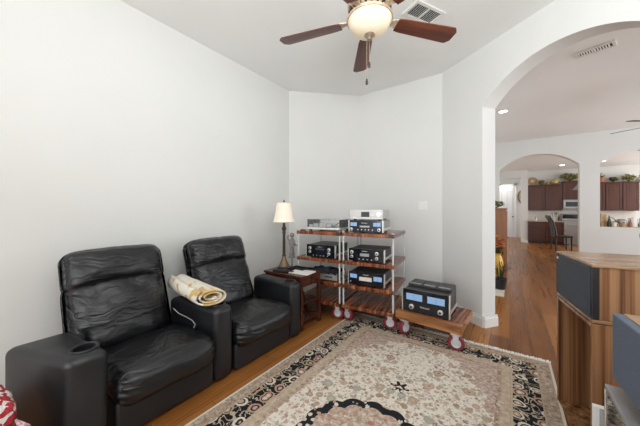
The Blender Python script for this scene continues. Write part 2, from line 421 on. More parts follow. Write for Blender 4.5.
def rbox(bm, c, s, r, cuts=14, deform=None):
    """rounded, soft box; deform(p, u) moves points, u = unit coordinates -1..1"""
    tmp = bmesh.new(); bmesh.ops.create_cube(tmp, size=2)
    bmesh.ops.subdivide_edges(tmp, edges=tmp.edges[:], cuts=cuts, use_grid_fill=True)
    h = [x/2 for x in s]; mp = {}
    for v in tmp.verts:
        u = Vector([math.sin(x*PI/2)*.55 + x*.45 for x in v.co])
        p = Vector([u[i]*h[i] for i in range(3)])
        q = Vector([max(-(h[i]-r), min(h[i]-r, p[i])) for i in range(3)])
        d = p-q
        if d.length > 1e-6:
            m = max(abs(d[i]) for i in range(3))
            p = q + d.normalized()*min(r, m*1.0 if d.length < r else r)
        if deform: p = deform(p, u)
        mp[v] = bm.verts.new(p + Vector(c))
    for f in tmp.faces: bm.faces.new([mp[v] for v in f.verts])
    tmp.free(); return bm

def obj(name, bm, mat, parent=None, bevel=0, smooth=False, label=None, seg=2, loc=None, rot=None):
    bmesh.ops.recalc_face_normals(bm, faces=bm.faces[:])
    me = bpy.data.meshes.new(name); bm.to_mesh(me); bm.free()
    me.materials.append(M[mat] if isinstance(mat, str) else mat)
    if smooth:
        for p in me.polygons: p.use_smooth = True
    o = bpy.data.objects.new(name, me); COL.objects.link(o)
    if parent: o.parent = parent
    if loc: o.location = loc
    if rot: o.rotation_euler = rot
    if bevel:
        b = o.modifiers.new('bevel', 'BEVEL'); b.width = bevel; b.segments = seg; b.limit_method = 'ANGLE'; b.angle_limit = R(35)
    if smooth and smooth != 'all':
        me.set_sharp_from_angle(angle=R(40))
    if label: o['label'] = label
    return o
def tag(o, label, cat, group=None):
    o['label'] = label; o['category'] = cat
    if group: o['group'] = group
    return o
def thing(name, label, cat, loc=(0, 0, 0), rz=0, group=None):
    o = bpy.data.objects.new(name, None); COL.objects.link(o); o.empty_display_size = .05
    o.location = loc; o.rotation_euler = (0, 0, rz)
    return tag(o, label, cat, group)
def struct(name, bm, mat, parent=None, **kw):
    o = obj(name, bm, mat, parent, **kw); o['kind'] = 'structure'; return o
def dup(root, loc, rz, label, group=None):
    def cp(o, parent):
        c = o.copy(); COL.objects.link(c); c.parent = parent
        for ch in list(o.children): cp(ch, c)
        return c
    r = cp(root, None); r.location = loc; r.rotation_euler = (0, 0, rz); r['label'] = label
    if group: r['group'] = group
    return r
def bake(o):
    """apply modifiers into the mesh"""
    dg = bpy.context.evaluated_depsgraph_get(); dg.update()
    me = bpy.data.meshes.new_from_object(o.evaluated_get(dg)); o.modifiers.clear(); o.data = me
def bool_cut(o, bm):
    c = obj('cutter', bm, 'black'); c.parent = o.parent
    m = o.modifiers.new('cut', 'BOOLEAN'); m.operation = 'DIFFERENCE'; m.object = c; m.solver = 'EXACT'
    bpy.context.view_layer.update(); bake(o); bpy.data.objects.remove(c, do_unlink=True)
def text(name, s, size, mat, parent, loc, rot):
    cu = bpy.data.curves.new(name, 'FONT'); cu.body = s; cu.size = size; cu.extrude = .0004; cu.align_x = 'CENTER'; cu.align_y = 'CENTER'
    t = bpy.data.objects.new('tmp', cu); COL.objects.link(t); dg = bpy.context.evaluated_depsgraph_get(); dg.update()
    me = bpy.data.meshes.new_from_object(t.evaluated_get(dg)); bpy.data.objects.remove(t, do_unlink=True)
    me.materials.clear(); me.materials.append(M[mat])
    o = bpy.data.objects.new(name, me); COL.objects.link(o); o.parent = parent; o.location = loc; o.rotation_euler = rot
    return o

# ------------------------------------------------------------------ the setting
H = 3.2
struct('floor', box(B(), -2.95, 6.2, -4.5, 16.6, -.1, 0), 'floor')

def wall(name, p0, p1, height, thick, openings=(), mat='wall'):
    """wall face on p0->p1, thickness to the left of that direction; openings = (s0, s1, sill, spring, rise)"""
    p0, p1 = Vector((*p0, 0)), Vector((*p1, 0)); L = (p1-p0).length; d = (p1-p0)/L; nrm = Vector((-d.y, d.x, 0))*thick
    bm = B()
    P = lambda s, z, k: bm.verts.new(p0 + d*s + nrm*k + Vector((0, 0, z)))
    def q(pts): bm.faces.new([P(*p) for p in pts])
    def col(s0, s1, za0, za1, zb0, zb1):      # front and back quads
        for k in (0, 1): q([(s0, za0, k), (s1, za1, k), (s1, zb1, k), (s0, zb0, k)])
    s = 0; xs = []
    for (a, b, sill, spring, rise) in openings:
        col(s, a, 0, 0, height, height); N = 40
        if rise:
            half = (b-a)/2; RR = (half*half+rise*rise)/(2*rise)
            prof = lambda t: spring + math.sqrt(max(0, RR*RR-(t-(a+b)/2)**2)) - (RR-rise)
        else: prof = lambda t: spring; N = 1
        for i in range(N):
            u, v = a+(b-a)*i/N, a+(b-a)*(i+1)/N
            col(u, v, prof(u), prof(v), height, height)
            q([(u, prof(u), 0), (v, prof(v), 0), (v, prof(v), 1), (u, prof(u), 1)])
        if sill > 0:
            col(a, b, 0, 0, sill, sill); q([(a, sill, 0), (b, sill, 0), (b, sill, 1), (a, sill, 1)])
        for e in (a, b): q([(e, sill, 0), (e, prof(e), 0), (e, prof(e), 1), (e, sill, 1)])
        s = b
    col(s, L, 0, 0, height, height)
    q([(0, height, 0), (L, height, 0), (L, height, 1), (0, height, 1)])
    for e in (0, L): q([(e, 0, 0), (e, height, 0), (e, height, 1), (e, 0, 1)])
    bmesh.ops.remove_doubles(bm, verts=bm.verts[:], dist=1e-5)
    return struct(name, bm, mat)

K = Vector((-.745, 3.9)); D = Vector((.8096, -.587)); aw = lambda s: (K.x+D.x*s, K.y+D.y*s)
wall('wall_left', (-2.81, -4.4), (-2.81, 3.09), H, .12)
wall('wall_corner', (-2.81, 3.09), (-2.0, 3.9), H, .12)
wall('wall_back', (-2.0, 3.9), (K.x, K.y), H, .12)
JS = .605
wall('wall_arch', aw(0), aw(2.62), H, .2, [(JS, JS+1.41, 0, 2.515, .32)])
E0 = aw(2.62)
wall('wall_right', E0, (E0[0], -4.4), H, .12)
wall('wall_hall_left', (-.66, 4.05), (-.66, 9.0), H, .12)
wall('wall_kitchen_front', (-.8, 9.0), (6.0, 9.0), H, .2, [(.8-.245, .8+1.395, 0, 2.455, .345), (.8+1.746, .8+3.75, .92, 2.456, .28)])
wall('wall_kitchen_left', (-.8, 9.2), (-.8, 13.55), 2.95, .12)
wall('wall_kitchen_pier', (-.8, 13.55), (.596, 13.55), 2.95, .14, [(.45, 1.17, 0, 2.62, 0)])
wall('wall_kitchen_back', (.6, 14.1), (6.0, 14.1), 2.95, .12)
wall('wall_pantry_side', (.6, 14.2), (.6, 15.5), 2.95, .1)
wall('wall_entry', (-1.6, 15.5), (.7, 15.5), 2.95, .12)
struct('ceiling', box(B(), -2.95, 6.2, -4.5, 9.2, H, H+.1), 'ceiling')
struct('ceiling_kitchen', box(B(), -2.2, 6.2, 9.2, 16.6, 2.92, 3.02), 'ceiling')
def baseboard(name, pts, out=1):
    bm = B()
    for a, b in zip(pts, pts[1:]):
        a, b = Vector((*a, 0)), Vector((*b, 0)); d = (b-a).normalized(); n = Vector((d.y, -d.x, 0))
        for t, z0, z1 in ((.020, 0, .10), (.012, .10, .13)):
            vs = [a-d*.0, b+d*.0, b+n*t, a+n*t]
            lo = [bm.verts.new(v+Vector((0, 0, z0))) for v in vs]; hi = [bm.verts.new(v+Vector((0, 0, z1))) for v in vs]
            bm.faces.new(lo); bm.faces.new(hi)
            for i in range(4): bm.faces.new((lo[i], lo[(i+1) % 4], hi[(i+1) % 4], hi[i]))
    return struct(name, bm, 'trim')
nrm = Vector((.587, .8096))
jam = Vector(aw(JS)); jb = jam+nrm*.2
baseboard('baseboard_left', [(-2.81, -4.4), (-2.81, 3.09)])
baseboard('baseboard_back', [(-2.81, 3.09), (-2.0, 3.9), (K.x, K.y), tuple(jam+D*.018), tuple(jb+D*.018)])
baseboard('baseboard_hall', [(-.66, 4.05), (-.66, 9.0)])
baseboard('baseboard_kitchen', [(-.8, 9.0), (-.245, 9.0)])
baseboard('baseboard_pier', [(.37, 13.55), (.596, 13.55)])
# entry door far down the hall
dr = struct('door_1', box(B(), -.32, .16, 15.44, 15.49, .01, 2.45), 'doorwhite', bevel=.004)
bm = B()
for z0, z1 in ((.2, 1.0), (1.15, 2.25)):
    for x0 in (-.25, -.05): box(bm, x0, x0+.15, 15.425, 15.445, z0, z1)
obj('door_panel', bm, 'doorwhite', dr, bevel=.008)
bm = B(); lathe(bm, [(0, 0), (.025, .005), (.03, .03), (0, .05)], 12, Matrix.Translation((.12, 15.43, 1.0)) @ Matrix.Rotation(R(90), 4, 'X'))
obj('door_handle', bm, 'bronze', dr, smooth=True)
bm = B()
box(bm, -.42, -.33, 15.45, 15.497, 0, 2.55); box(bm, .17, .26, 15.45, 15.497, 0, 2.55); box(bm, -.42, .26, 15.45, 15.497, 2.47, 2.57)
struct('trim_1', bm, 'trim', bevel=.005)

# ------------------------------------------------------------------ rug
bm = B(); hx, hy = RUG[2], RUG[3]
bmesh.ops.create_grid(bm, x_segments=40, y_segments=70, size=1)
for v in bm.verts: v.co = Vector((v.co.x*hx, v.co.y*hy, .007))
ext = bmesh.ops.extrude_face_region(bm, geom=bm.faces[:])
for v in [g for g in ext['geom'] if isinstance(g, bmesh.types.BMVert)]: v.co.z = .0005
rug = thing('persian_rug', 'large cream persian rug with black floral border on the wood floor', 'rug', (RUG[0], RUG[1], 0))
obj('rug_pile', bm, 'rug', rug)
bm = B()
for s in (-1, 1):
    x = -hx
    while x < hx-.004:
        dx = random.uniform(-.006, .006); L = random.uniform(.035, .055)
        y0, y1 = s*hy, s*(hy+L)
        vs = [(x, y0, .004), (x+.009, y0, .004), (x+.009+dx, y1, .001), (x+dx, y1, .001)]
        lo = [bm.verts.new(v) for v in vs]; hi = [bm.verts.new((a, b, c+.003)) for a, b, c in vs]
        bm.faces.new(lo); bm.faces.new(hi)
        for i in range(4): bm.faces.new((lo[i], lo[(i+1) % 4], hi[(i+1) % 4], hi[i]))
        x += .0105
fr = obj('fringe', bm, 'paper', rug, label='white knotted fringe'); fr['kind'] = 'stuff'

# ------------------------------------------------------------------ recliners (face +x)
def make_arm(root, poly, name='armrest', h=.58):
    a = obj(name, prism(B(), poly, .015, h), 'leather_plain', root)
    b = a.modifiers.new('bevel', 'BEVEL'); b.width = .045; b.segments = 5; b.limit_method = 'ANGLE'; b.angle_limit = R(35)
    f = [(poly[0][0]+poly[1][0])/2-.11, (poly[0][1]+poly[1][1])/2]
    bool_cut(a, lathe(B(), [(.05, h-.075), (.05, h+.05)], 24, Matrix.Translation((f[0], f[1], 0))))
    for p in a.data.polygons: p.use_smooth = True
    a.data.set_sharp_from_angle(angle=R(32))
    bm = B(); lathe(bm, [(.066, h-.004), (.066, h+.005), (.06, h+.010), (.051, h+.006), (.048, h-.065), (0, h-.066)], 28, Matrix.Translation((f[0], f[1], 0)))
    for fc in [q for q in bm.faces if len(q.verts) > 4]: bm.faces.remove(fc)
    obj('cup_holder', bm, 'black', a, smooth=True, label='round black cup holder')
    return a
def make_recliner(label, y0, y1, seed, arms, shift):
    yc = (y0+y1)/2; wd = y1-y0
    root = thing('recliner', label, 'recliner', (-2.2, yc, 0), 0, None)
    # seat
    def dseat(p, u):
        q = p.copy()
        q.z += .028*(1-u.x**2*.6)*(1-u.y*u.y)*max(0, u.z)
        if u.z > 0: q.z -= .035*max(0, -u.x)
        q.z += .006*noise.noise(Vector((p.x*7+seed, p.y*5, p.z*7)))
        if u.x > .3: q.x += .02*(1-u.y**2)*(1-u.z**2)
        # pinched stitching on the two front corners
        k = max(0, u.x-.5)*2*max(0, abs(u.y)-.72)/.28
        q.x -= .008*k*(1+math.sin(p.z*150+seed))
        return q
    bm = B(); rbox(bm, (.12, 0, .30), (.66, wd+.005, .225), .09, 22, dseat)
    obj('seat', bm, 'leather', root, smooth='all')
    bm = B(); box(bm, .05, .378, -wd/2+.006, wd/2-.006, .02, .235)
    obj('footrest', bm, 'leather_plain', root, bevel=.02, seg=3, smooth=True)
    bm = B(); box(bm, -.4, .06, -wd/2+.01, wd/2-.01, .012, .25)
    obj('base', bm, 'black', root, bevel=.01)
    # tilted back: lumbar cushion + head cushion
    tilt = Matrix.Translation((-.10, shift, .393)) @ Matrix.Rotation(R(-21), 4, 'Y')
    bw = .655
    def dl(p, u):
        q = p.copy()
        q.x += .03*(1-u.y*u.y)*(1-(u.z+.1)**2)
        if u.x > 0: q.x -= .08*(max(0, abs(u.y)-.56)/.44)**1.6
        if u.x > 0:
            for sgn in (-1, 1):
                q.x -= .013*math.exp(-((u.y-sgn*.56)/.035)**2)
            q.x += .013*noise.noise(Vector((p.y*6+seed, p.z*10, 3)))
            rad = abs(u.y)
            q.x -= .012*math.sin((p.y*3 + p.z*2+seed)*9)*max(0, u.z-.2)*.8
        q.y *= 1 - .05*u.z*0
        return tilt @ q
    bm = B(); rbox(bm, (0, 0, 0), (.2, bw, .50), .07, 24, lambda p, u: dl(p+Vector((-.02, 0, .22)), u))
    obj('backrest', bm, 'leather', root, smooth='all')
    def dh(p, u):
        q = p.copy()
        q.x += .028*(1-u.y*u.y*.7)*(1-u.z**2)
        if u.x > 0: q.x += .012*noise.noise(Vector((p.y*8+seed*2, p.z*9, 9))) - .072*(max(0, abs(u.y)-.56)/.44)**1.6
        if u.x > 0: q.x -= .010*math.exp(-((u.y-.05)/.03)**2)
        q.z += .014*math.cos(u.y*PI)*(u.z < 0) - .01*u.y*u.y*(u.z > 0)
        return tilt @ q
    bm = B(); rbox(bm, (0, 0, 0), (.205, bw, .29), .065, 22, lambda p, u: dh(p+Vector((-.018, 0, .555)), u))
    obj('headrest', bm, 'leather', root, smooth='all')
    bm = B(); box(bm, -.16, -.1, -bw/2+.02, bw/2-.02, -.05, .66, tilt)
    obj('back_shell', bm, 'leather_plain', root, bevel=.03, seg=3, smooth=True)
    for poly in arms: make_arm(root, [(x+2.2, y-yc) for x, y in poly])
    return root
rec1 = make_recliner('black leather recliner nearest the camera at left', .545, 1.172, 1.3,
    [[(-1.80, .345), (-1.80, .52), (-2.29, .45), (-2.29, .165)], [(-1.815, 1.18), (-1.815, 1.340), (-2.42, 1.305), (-2.42, 1.11)]], -.088)
rec2 = make_recliner('black leather recliner beside the lamp table', 1.355, 2.018, 5.7,
    [[(-1.80, 2.03), (-1.80, 2.185), (-2.42, 2.22), (-2.42, 2.035)]], -.03)
rec1['label'] = 'black leather recliner nearest the camera, with the rolled throw on its right arm'
rec2['label'] = 'black leather recliner standing next to the mahogany lamp table'

# rolled fleece throw on the arm between the seats
bm = B(); prof = []
N = 70
for i in range(N+1):
    f = i/N; a = f*2*PI*2.6+2.2
    rr = 1-.70*f
    prof.append((.130*rr*math.cos(a), .074*rr*math.sin(a)))
ths = .011
ringA = []
for (y, z), (y2, z2) in zip(prof, prof[1:]+[prof[-1]]):
    ringA.append((y, z))
SEG = 16; rows = []
for k in range(SEG+1):
    fx = k/SEG; x = -.31+.60*fx; row = []
    sc = .82+.18*fx; dz = .006+.006*(1-fx)
    for side in (0, 1):
        pts = ringA if side == 0 else list(reversed(ringA))
        for (y, z) in pts:
            l = 1; off = 0 if side == 0 else ths
            yy = y*(1-off/.11); zz = z*(1-off/.055)
            wob = .006*noise.noise(Vector((x*9, y*14, z*20)))
            row.append(bm.verts.new((x+.03*math.sin(y*9)*fx, yy*sc, zz*(1+.16*(1-fx))+.074*(1+.16*(1-fx))+dz+wob)))
    rows.append(row)
n = len(rows[0])
for a, b in zip(rows, rows[1:]):
    for i in range(n): bm.faces.new((a[i], a[(i+1) % n], b[(i+1) % n], b[i]))
h = n//2
for row in (rows[0], rows[-1]):
    for i in range(h-1): bm.faces.new((row[i], row[i+1], row[n-2-i], row[n-1-i]))
th = obj('rolled_throw', bm, 'fleece', smooth='all'); th.location = (-2.18, 1.215, .581); th.rotation_euler = (0, 0, R(-4))
tag(th, 'cream fleece throw rolled up on the arm between the recliners', 'blanket')
# charging cord on the near seat
bm = B(); tube(bm, [(-2.26, 1.075, .53), (-2.20, 1.09, .495), (-2.12, 1.11, .48), (-2.04, 1.115, .47), (-1.98, 1.105, .455), (-1.955, 1.08, .445)], .0032, 6)
tag(obj('charging_cord', bm, 'cablegrey', smooth=True), 'pale thin cord lying at the edge of the near recliner seat', 'cord')

# ------------------------------------------------------------------ lamp table
T = thing('lamp_table', 'dark mahogany side table under the lamp with curved scroll side', 'table', (-2.155, 2.435, 0))
TX, TY = .30, .195
obj('tabletop', box(B(), -TX, TX, -TY, TY, .575, .6), 'mahogany', T, bevel=.006)
obj('apron', box(B(), -TX+.015, TX-.015, -TY+.012, TY-.012, .475, .575), 'mahogany', T, bevel=.004)
bm = B(); box(bm, TX-.016, TX-.008, -TY+.06, TY-.06, .49, .56); dw = obj('drawer', bm, 'mahogany', T, bevel=.003)
obj('knob', lathe(B(), [(0, 0), (.008, .003), (.012, .014), (0, .02)], 12, Matrix.Translation((TX-.008, 0, .525)) @ Matrix.Rotation(R(90), 4, 'Y')), 'bronze', dw, smooth=True)
for sx in (-1, 1):
    for sy in (-1, 1):
        bm = B(); cx, cy = sx*(TX-.03), sy*(TY-.028)
        tv = [(cx-.018, cy-.018), (cx+.018, cy-.018), (cx+.018, cy+.018), (cx-.018, cy+.018)]
        lo = [bm.verts.new((cx+(x-cx)*1.25, cy+(y-cy)*1.25, 0)) for x, y in tv]; hi = [bm.verts.new((x, y, .48)) for x, y in tv]
        bm.faces.new(lo); bm.faces.new(hi)
        for i in range(4): bm.faces.new((lo[i], lo[(i+1) % 4], hi[(i+1) % 4], hi[i]))
        obj('leg', bm, 'mahogany', T, bevel=.003)
obj('shelf', box(B(), -TX+.03, TX-.03, -TY+.03, TY-.03, .27, .29), 'mahogany', T, bevel=.003)
obj('bottom_shelf', box(B(), -TX+.03, TX-.03, -TY+.03, TY-.03, .07, .095), 'mahogany', T, bevel=.003)
for z0, z1 in ((.29, .475), (.095, .27)):
    pts = [Vector((TX-.05, -.09+.055*math.sin(f*2*PI*1.0)+.03*math.cos(f*PI*3), z0+(z1-z0)*f)) for f in [i/16 for i in range(17)]]
    bm = B(); tube(bm, pts, .016, 8, flat=.7); obj('scroll_bracket', bm, 'mahogany', T, smooth=True)

L = thing('table_lamp', 'bronze candlestick lamp with a cream shade on the mahogany table', 'lamp', (-2.335, 2.475, .6))
obj('base', lathe(B(), [(.0, .02), (.066, .02), (.068, .03), (.06, .045), (.044, .08), (.032, .11), (.024, .14), (.02, .15), (0, .15)], 28), 'antique', L, smooth=True)
obj('foot_plate', lathe(B(), [(0, 0), (.088, 0), (.09, .012), (.076, .02), (0, .02)], 28), 'black', L, smooth=True)
obj('stem', lathe(B(), [(0, .15), (.022, .15), (.026, .16), (.016, .175), (.019, .2), (.0165, .42), (.02, .44), (.024, .45), (.018, .465), (.026, .49), (.03, .505), (.018, .53), (.014, .60), (0, .60)], 20), 'bronze', L, smooth=True)
bm = B()
prof = [(.136, .585), (.128, .61), (.118, .66), (.106, .72), (.096, .79), (.093, .83)]
lathe(bm, prof + [(r-.003, z) for r, z in reversed(prof)], 40)
bm.faces.ensure_lookup_table()
for f in [f for f in bm.faces if len(f.verts) > 4]: bm.faces.remove(f)
sh = obj('lamp_shade', bm, 'shade', L, smooth=True)
bm = B(); tube(bm, [(.137*math.cos(a), .137*math.sin(a), .587) for a in [2*PI*i/40 for i in range(40)]], .004, 6, True)
obj('shade_trim', bm, 'cream', sh, smooth=True); bm = B()
tube(bm, [(.0945*math.cos(a), .0945*math.sin(a), .829) for a in [2*PI*i/40 for i in range(40)]], .003, 6, True)
obj('shade_trim', bm, 'cream', sh, smooth=True)
obj('finial', lathe(B(), [(0, .60), (.005, .60), (.005, .835), (.012, .845), (.006, .862), (0, .87)], 12), 'bronze', L, smooth=True)

def remote(loc, rz, label, Ls=.19, mat='black'):
    r = thing('remote_control', label, 'remote', loc, rz)
    obj('body', box(B(), -Ls/2, Ls/2, -.024, .024, 0, .018), mat, r, bevel=.006)
    bm = B()
    for i in range(7):
        for j in (-1, 0, 1): box(bm, -Ls/2+.02+i*.022, -Ls/2+.03+i*.022, j*.013-.004, j*.013+.004, .018, .0205)
    obj('button_pad', bm, 'darkgrey', r)
    return r
remote((-2.24, 2.31, .601), R(15), 'black remote control lying in front of the lamp base')
remote((-2.16, 2.36, .601), R(-12), 'black remote control lying between lamp base and white papers')
tray = thing('trinket_tray', 'small black tray at the back of the mahogany table beside the lamp', 'tray', (-2.12, 2.52, .6))
bm = B(); box(bm, -.10, .10, -.06, .06, 0, .008)
for a in ((-.10, .10, -.06, -.053), (-.10, .10, .053, .06), (-.10, -.093, -.06, .06), (.093, .10, -.06, .06)): box(bm, *a, .008, .03)
obj('tray_body', bm, 'black', tray)
bm = B()
for k in range(5):
    a = R(4*k-8); box(bm, -.13, .13, -.095, .095, .0022*k, .0022*k+.002, Matrix.Rotation(a*.3, 4, 'Z'))
pp = obj('paper_stack', bm, 'paper'); pp.location = (-1.99, 2.42, .6005); pp.rotation_euler = (0, 0, R(8))
tag(pp, 'loose stack of white papers on the front of the mahogany table', 'papers')

# slim statuette on a tall thin stand behind the table
st = thing('statuette', 'slim grey statuette on a tall thin stand behind the lamp', 'statuette', (-2.50, 2.81, 0))
obj('stand', lathe(B(), [(0, 0), (.1, 0), (.1, .015), (.02, .03), (.012, .05), (.012, .65), (.05, .665), (.05, .675), (0, .675)], 20), 'pewter', st, smooth=True)
bm = B()
for (z, rx, ry) in (): pass
lathe(bm, [(0, .675), (.035, .675), (.04, .71), (.03, .77), (.034, .83), (.045, .87), (.04, .91), (.018, .935), (.016, .945), (.03, .96), (.034, .985), (.024, 1.01), (0, 1.018)], 16)
tube(bm, [(.04, 0, .895), (.065, .0, .85), (.05, -.035, .81)], .012, 8); tube(bm, [(-.04, 0, .895), (-.06, -.02, .935), (-.05, -.02, .98)], .012, 8)
obj('figure', bm, 'pewter', st, smooth=True)
obj('side_bar', cyl(B(), (0, 0, .85), (.12, -.02, .85), .006, 8), 'black', st)

# ------------------------------------------------------------------ wheels and racks
def caster(parent, x, y, top, rz, ground=0.0):
    """bracket part with wheel and hub sub-parts; wheel diameter 0.145"""
    r = .0725; zc = r+ground
    m = Matrix.Translation((x, y, 0)) @ Matrix.Rotation(rz, 4, 'Z')
    bm = B()
    box(bm, -.045, .045, -.04, .04, top-.006, top, m)
    for s in (-1, 1):
        y0, y1 = sorted((s*.030, s*.034))
        pr = [(-.032, top-.01), (.026, top-.01), (.013, zc-.012), (-.013, zc-.012)]
        mm = m @ Matrix(((1, 0, 0, 0), (0, 0, 1, 0), (0, 1, 0, 0), (0, 0, 0, 1)))
        prism(bm, pr, y0, y1, mm)
    cyl(bm, m @ Vector((0, -.037, zc)), m @ Vector((0, .037, zc)), .009, 10)
    box(bm, -.045, .035, -.034, .034, top-.016, top-.006, m)
    c = obj('caster', bm, 'hub', parent)
    ax = m @ Matrix.Translation((0, 0, zc)) @ Matrix.Rotation(R(90), 4, 'X')
    wb = lathe(B(), [(.044, -.022), (.062, -.024), (r, -.016), (r, .016), (.062, .024), (.044, .022), (.044, -.022)], 32, ax)
    for fc in [q for q in wb.faces if len(q.verts) > 4]: wb.faces.remove(fc)
    bmesh.ops.remove_doubles(wb, verts=wb.verts[:], dist=1e-5)
    obj('wheel', wb, 'red_rubber', c, smooth=True, label='dark red wheel tread')
    obj('hub', lathe(B(), [(0, -.024), (.02, -.026), (.024, -.020), (.036, -.020), (.0435, -.0235), (.045, 0), (.0435, .0235), (.036, .020), (.024, .020), (.02, .026), (0, .024)], 24, ax), 'hub', c, smooth=True)
    return c
ZS = [(.165, .205), (.41, .45), (.69, .73), (1.026, 1.068)]
RW, RD = .311, .335
def make_rack(label, loc, rz, front_ground, side_panel):
    r = thing('equipment_rack', label, 'rack', loc, rz, None)
    for i, (a, b) in enumerate(ZS):
        obj('shelf', box(B(), -RW, RW, -RD, RD, a, b), 'rosewood', r, bevel=.004)
    for sx in (-1, 1):
        for sy in (-1, 1):
            bm = B(); x, y = sx*(RW-.016), sy*(RD-.02)
            for (a, b), (c, d) in zip(ZS, ZS[1:]): cyl(bm, (x, y, b), (x, y, c), .0105, 14)
            cyl(bm, (x, y, ZS[-1][1]), (x, y, ZS[-1][1]+.012), .014, 14)
            obj('post', bm, 'rod', r, smooth=True, label='clear acrylic post')
    for k, (sx, sy, a) in enumerate(((-1, -1, -20), (1, -1, 12), (-1, 1, 40), (1, 1, -30))):
        caster(r, sx*(RW-.06), sy*(RD-.07), ZS[0][0], R(a), front_ground[k])
    return r
TH = R(7.6); ct, sn = math.cos(TH), math.sin(TH)
def rack_center(fl):      # front-left corner -> centre
    return (fl[0]+RW*ct-RD*sn, fl[1]+RW*sn+RD*ct, 0)
FL_R = (-1.64, 2.735); FL_L = (-1.64-.64*ct, 2.735-.64*sn)
CR = rack_center(FL_R); CLf = rack_center(FL_L)
make_rack('rosewood and acrylic equipment rack on casters, nearest the wide amplifier cart', CR, TH, (.007, .007, 0, 0), True)
make_rack('rosewood and acrylic equipment rack on casters, right behind the lamp table', CLf, TH, (0, 0, 0, 0), False)
def onrack(c, x, y, z): return (c[0]+x*ct-y*sn, c[1]+x*sn+y*ct, z)

# components: local frame x width, front at y=0 facing -y, base z=0
def disc(bm, x, z, r, y0, y1, n=20):
    lathe(bm, [(r, 0), (r, y1-y0)], n, Matrix.Translation((x, y0, z)) @ Matrix.Rotation(R(-90), 4, 'X'))
def component(label, loc, rz, wd, h, dp, knobs=(), meters=(), display=(), cap='black', logo=None, face='gloss', chassis='black', trim=True, buttons=(), name='amplifier', cat='amplifier', group=None, top=None):
    c = thing(name, label, cat, loc, rz, group); f = .012
    obj('chassis', box(B(), -wd/2+.008, wd/2-.008, .02, dp, f+.004, h-.004), chassis, c, bevel=.003)
    obj('front_panel', box(B(), -wd/2, wd/2, 0, .02, f, h), face, c, bevel=.002)
    if trim:
        for s in (-1, 1):
            x0, x1 = sorted((s*wd/2, s*(wd/2+.011)))
            obj('end_trim', box(B(), x0, x1, -.006, .03, f-.002, h+.002), 'silver', c, bevel=.003, label='silver front edge trim')
        obj('side_rail', box(B(), wd/2-.008, wd/2+.004, .03, dp, f+.02, f+.045), 'silver', c, bevel=.002, label='silver side rail')
    for i, (x, z, rr) in enumerate(knobs):
        bm = B(); disc(bm, x, z, rr, -.022, 0); disc(bm, x, z, rr*1.25, -.006, 0)
        k = obj('knob', bm, 'silver', c, bevel=.002, smooth=True)
        bm = B(); disc(bm, x, z, rr*.62, -.0245, -.0222); obj('knob_cap', bm, cap, k)
    for (x, z, a, b, m) in meters:
        bm = B(); box(bm, x-a/2, x+a/2, -.003, .002, z-b/2, z+b/2); mt = obj('meter', bm, m, c, bevel=.001, label='lit blue meter window' if m == 'blue' else None)
        bm = B(); box(bm, x-.001, x+.001, -.0042, -.003, z-b*.4, z+b*.3, )
        obj('needle', bm, 'black', mt)
    for (x, z, a, b, m) in display:
        obj('display', box(B(), x-a/2, x+a/2, -.002, .002, z-b/2, z+b/2), m, c, bevel=.001)
    if buttons:
        for (x, z) in buttons:
            bm = B(); disc(bm, x, z, .006, -.008, 0, 12); obj('button', bm, 'silver', c)
    if logo: text('logo_lettering', logo[0], logo[3], 'lettering', c, (logo[1], -.0015, logo[2]), (R(90), 0, 0))
    for sx in (-1, 1):
        for y in (.05, dp-.05):
            obj('foot', lathe(B(), [(.018, 0), (.02, .016), (0, .016)], 14, Matrix.Translation((sx*(wd/2-.05), y, 0))), 'black', c)
    if top: top(c)
    return c
MC = 'McIntosh'
def top_vents(c, wd, dp, h, mat='darkgrey'):
    bm = B()
    for i in range(9): box(bm, -wd/2+.05+i*(wd-.1)/9, -wd/2+.05+i*(wd-.1)/9+.02, .1, dp-.06, h-.005, h-.001)
    obj('vent', bm, mat, c)
zt = ZS[3][1]+.0005
# tone: right rack, top shelf, two stacked units
component('black integrated unit with two blue meters on the top shelf, under the silver player', onrack(CR, -.026, -RD+.035, zt), TH, .395, .15, .40,
    knobs=((-.172, .042, .016), (.16, .042, .016)), meters=((-.145, .102, .08, .042, 'blue'), (.135, .102, .085, .042, 'blue')), display=((-.01, .077, .12, .02, 'steel'),),
    buttons=((-.09, .04), (-.045, .04), (.0, .04), (.04, .04), (.085, .04)), logo=(MC, -.01, .117, .019), chassis='steel')
component('silver disc player with a dark square display, topmost of the stack on the rack', onrack(CR, -.026, -RD+.045, zt+.1505), TH, .395, .122, .36,
    knobs=((.155, .066, .026),), display=((-.005, .068, .10, .06, 'darkgrey'),), cap='white', face='satin', chassis='satin', trim=False, buttons=((-.12, .03), (-.15, .03), (.085, .06)),
    name='disc_player', cat='disc player')
z2 = ZS[2][1]+.0005
component('black preamplifier with four silver knobs on the second shelf, below the blue-metered unit', onrack(CR, -.02, -RD+.03, z2), TH, .42, .155, .40,
    knobs=((-.17, .11, .017), (.13, .11, .017), (-.17, .06, .015), (.13, .055, .015)), display=((-.015, .085, .11, .035, 'steel'),),
    buttons=((-.08, .035), (-.03, .035), (.02, .035), (.07, .035)), logo=(MC, -.015, .128, .018), chassis='darkgrey', name='preamplifier', cat='preamplifier')
z1 = ZS[1][1]+.0005
component('black tuner with blue windows either side of a pale dial on the third shelf', onrack(CR, -.02, -RD+.03, z1), TH, .42, .16, .40,
    meters=((-.15, .11, .085, .045, 'blue'), (.14, .10, .095, .05, 'blue')), display=((-.005, .085, .15, .045, 'tan_meter'),), knobs=((-.185, .045, .006),),
    logo=(MC, .0, .135, .019), chassis='darkgrey', name='tuner', cat='tuner', top=lambda c: top_vents(c, .43, .4, .16))
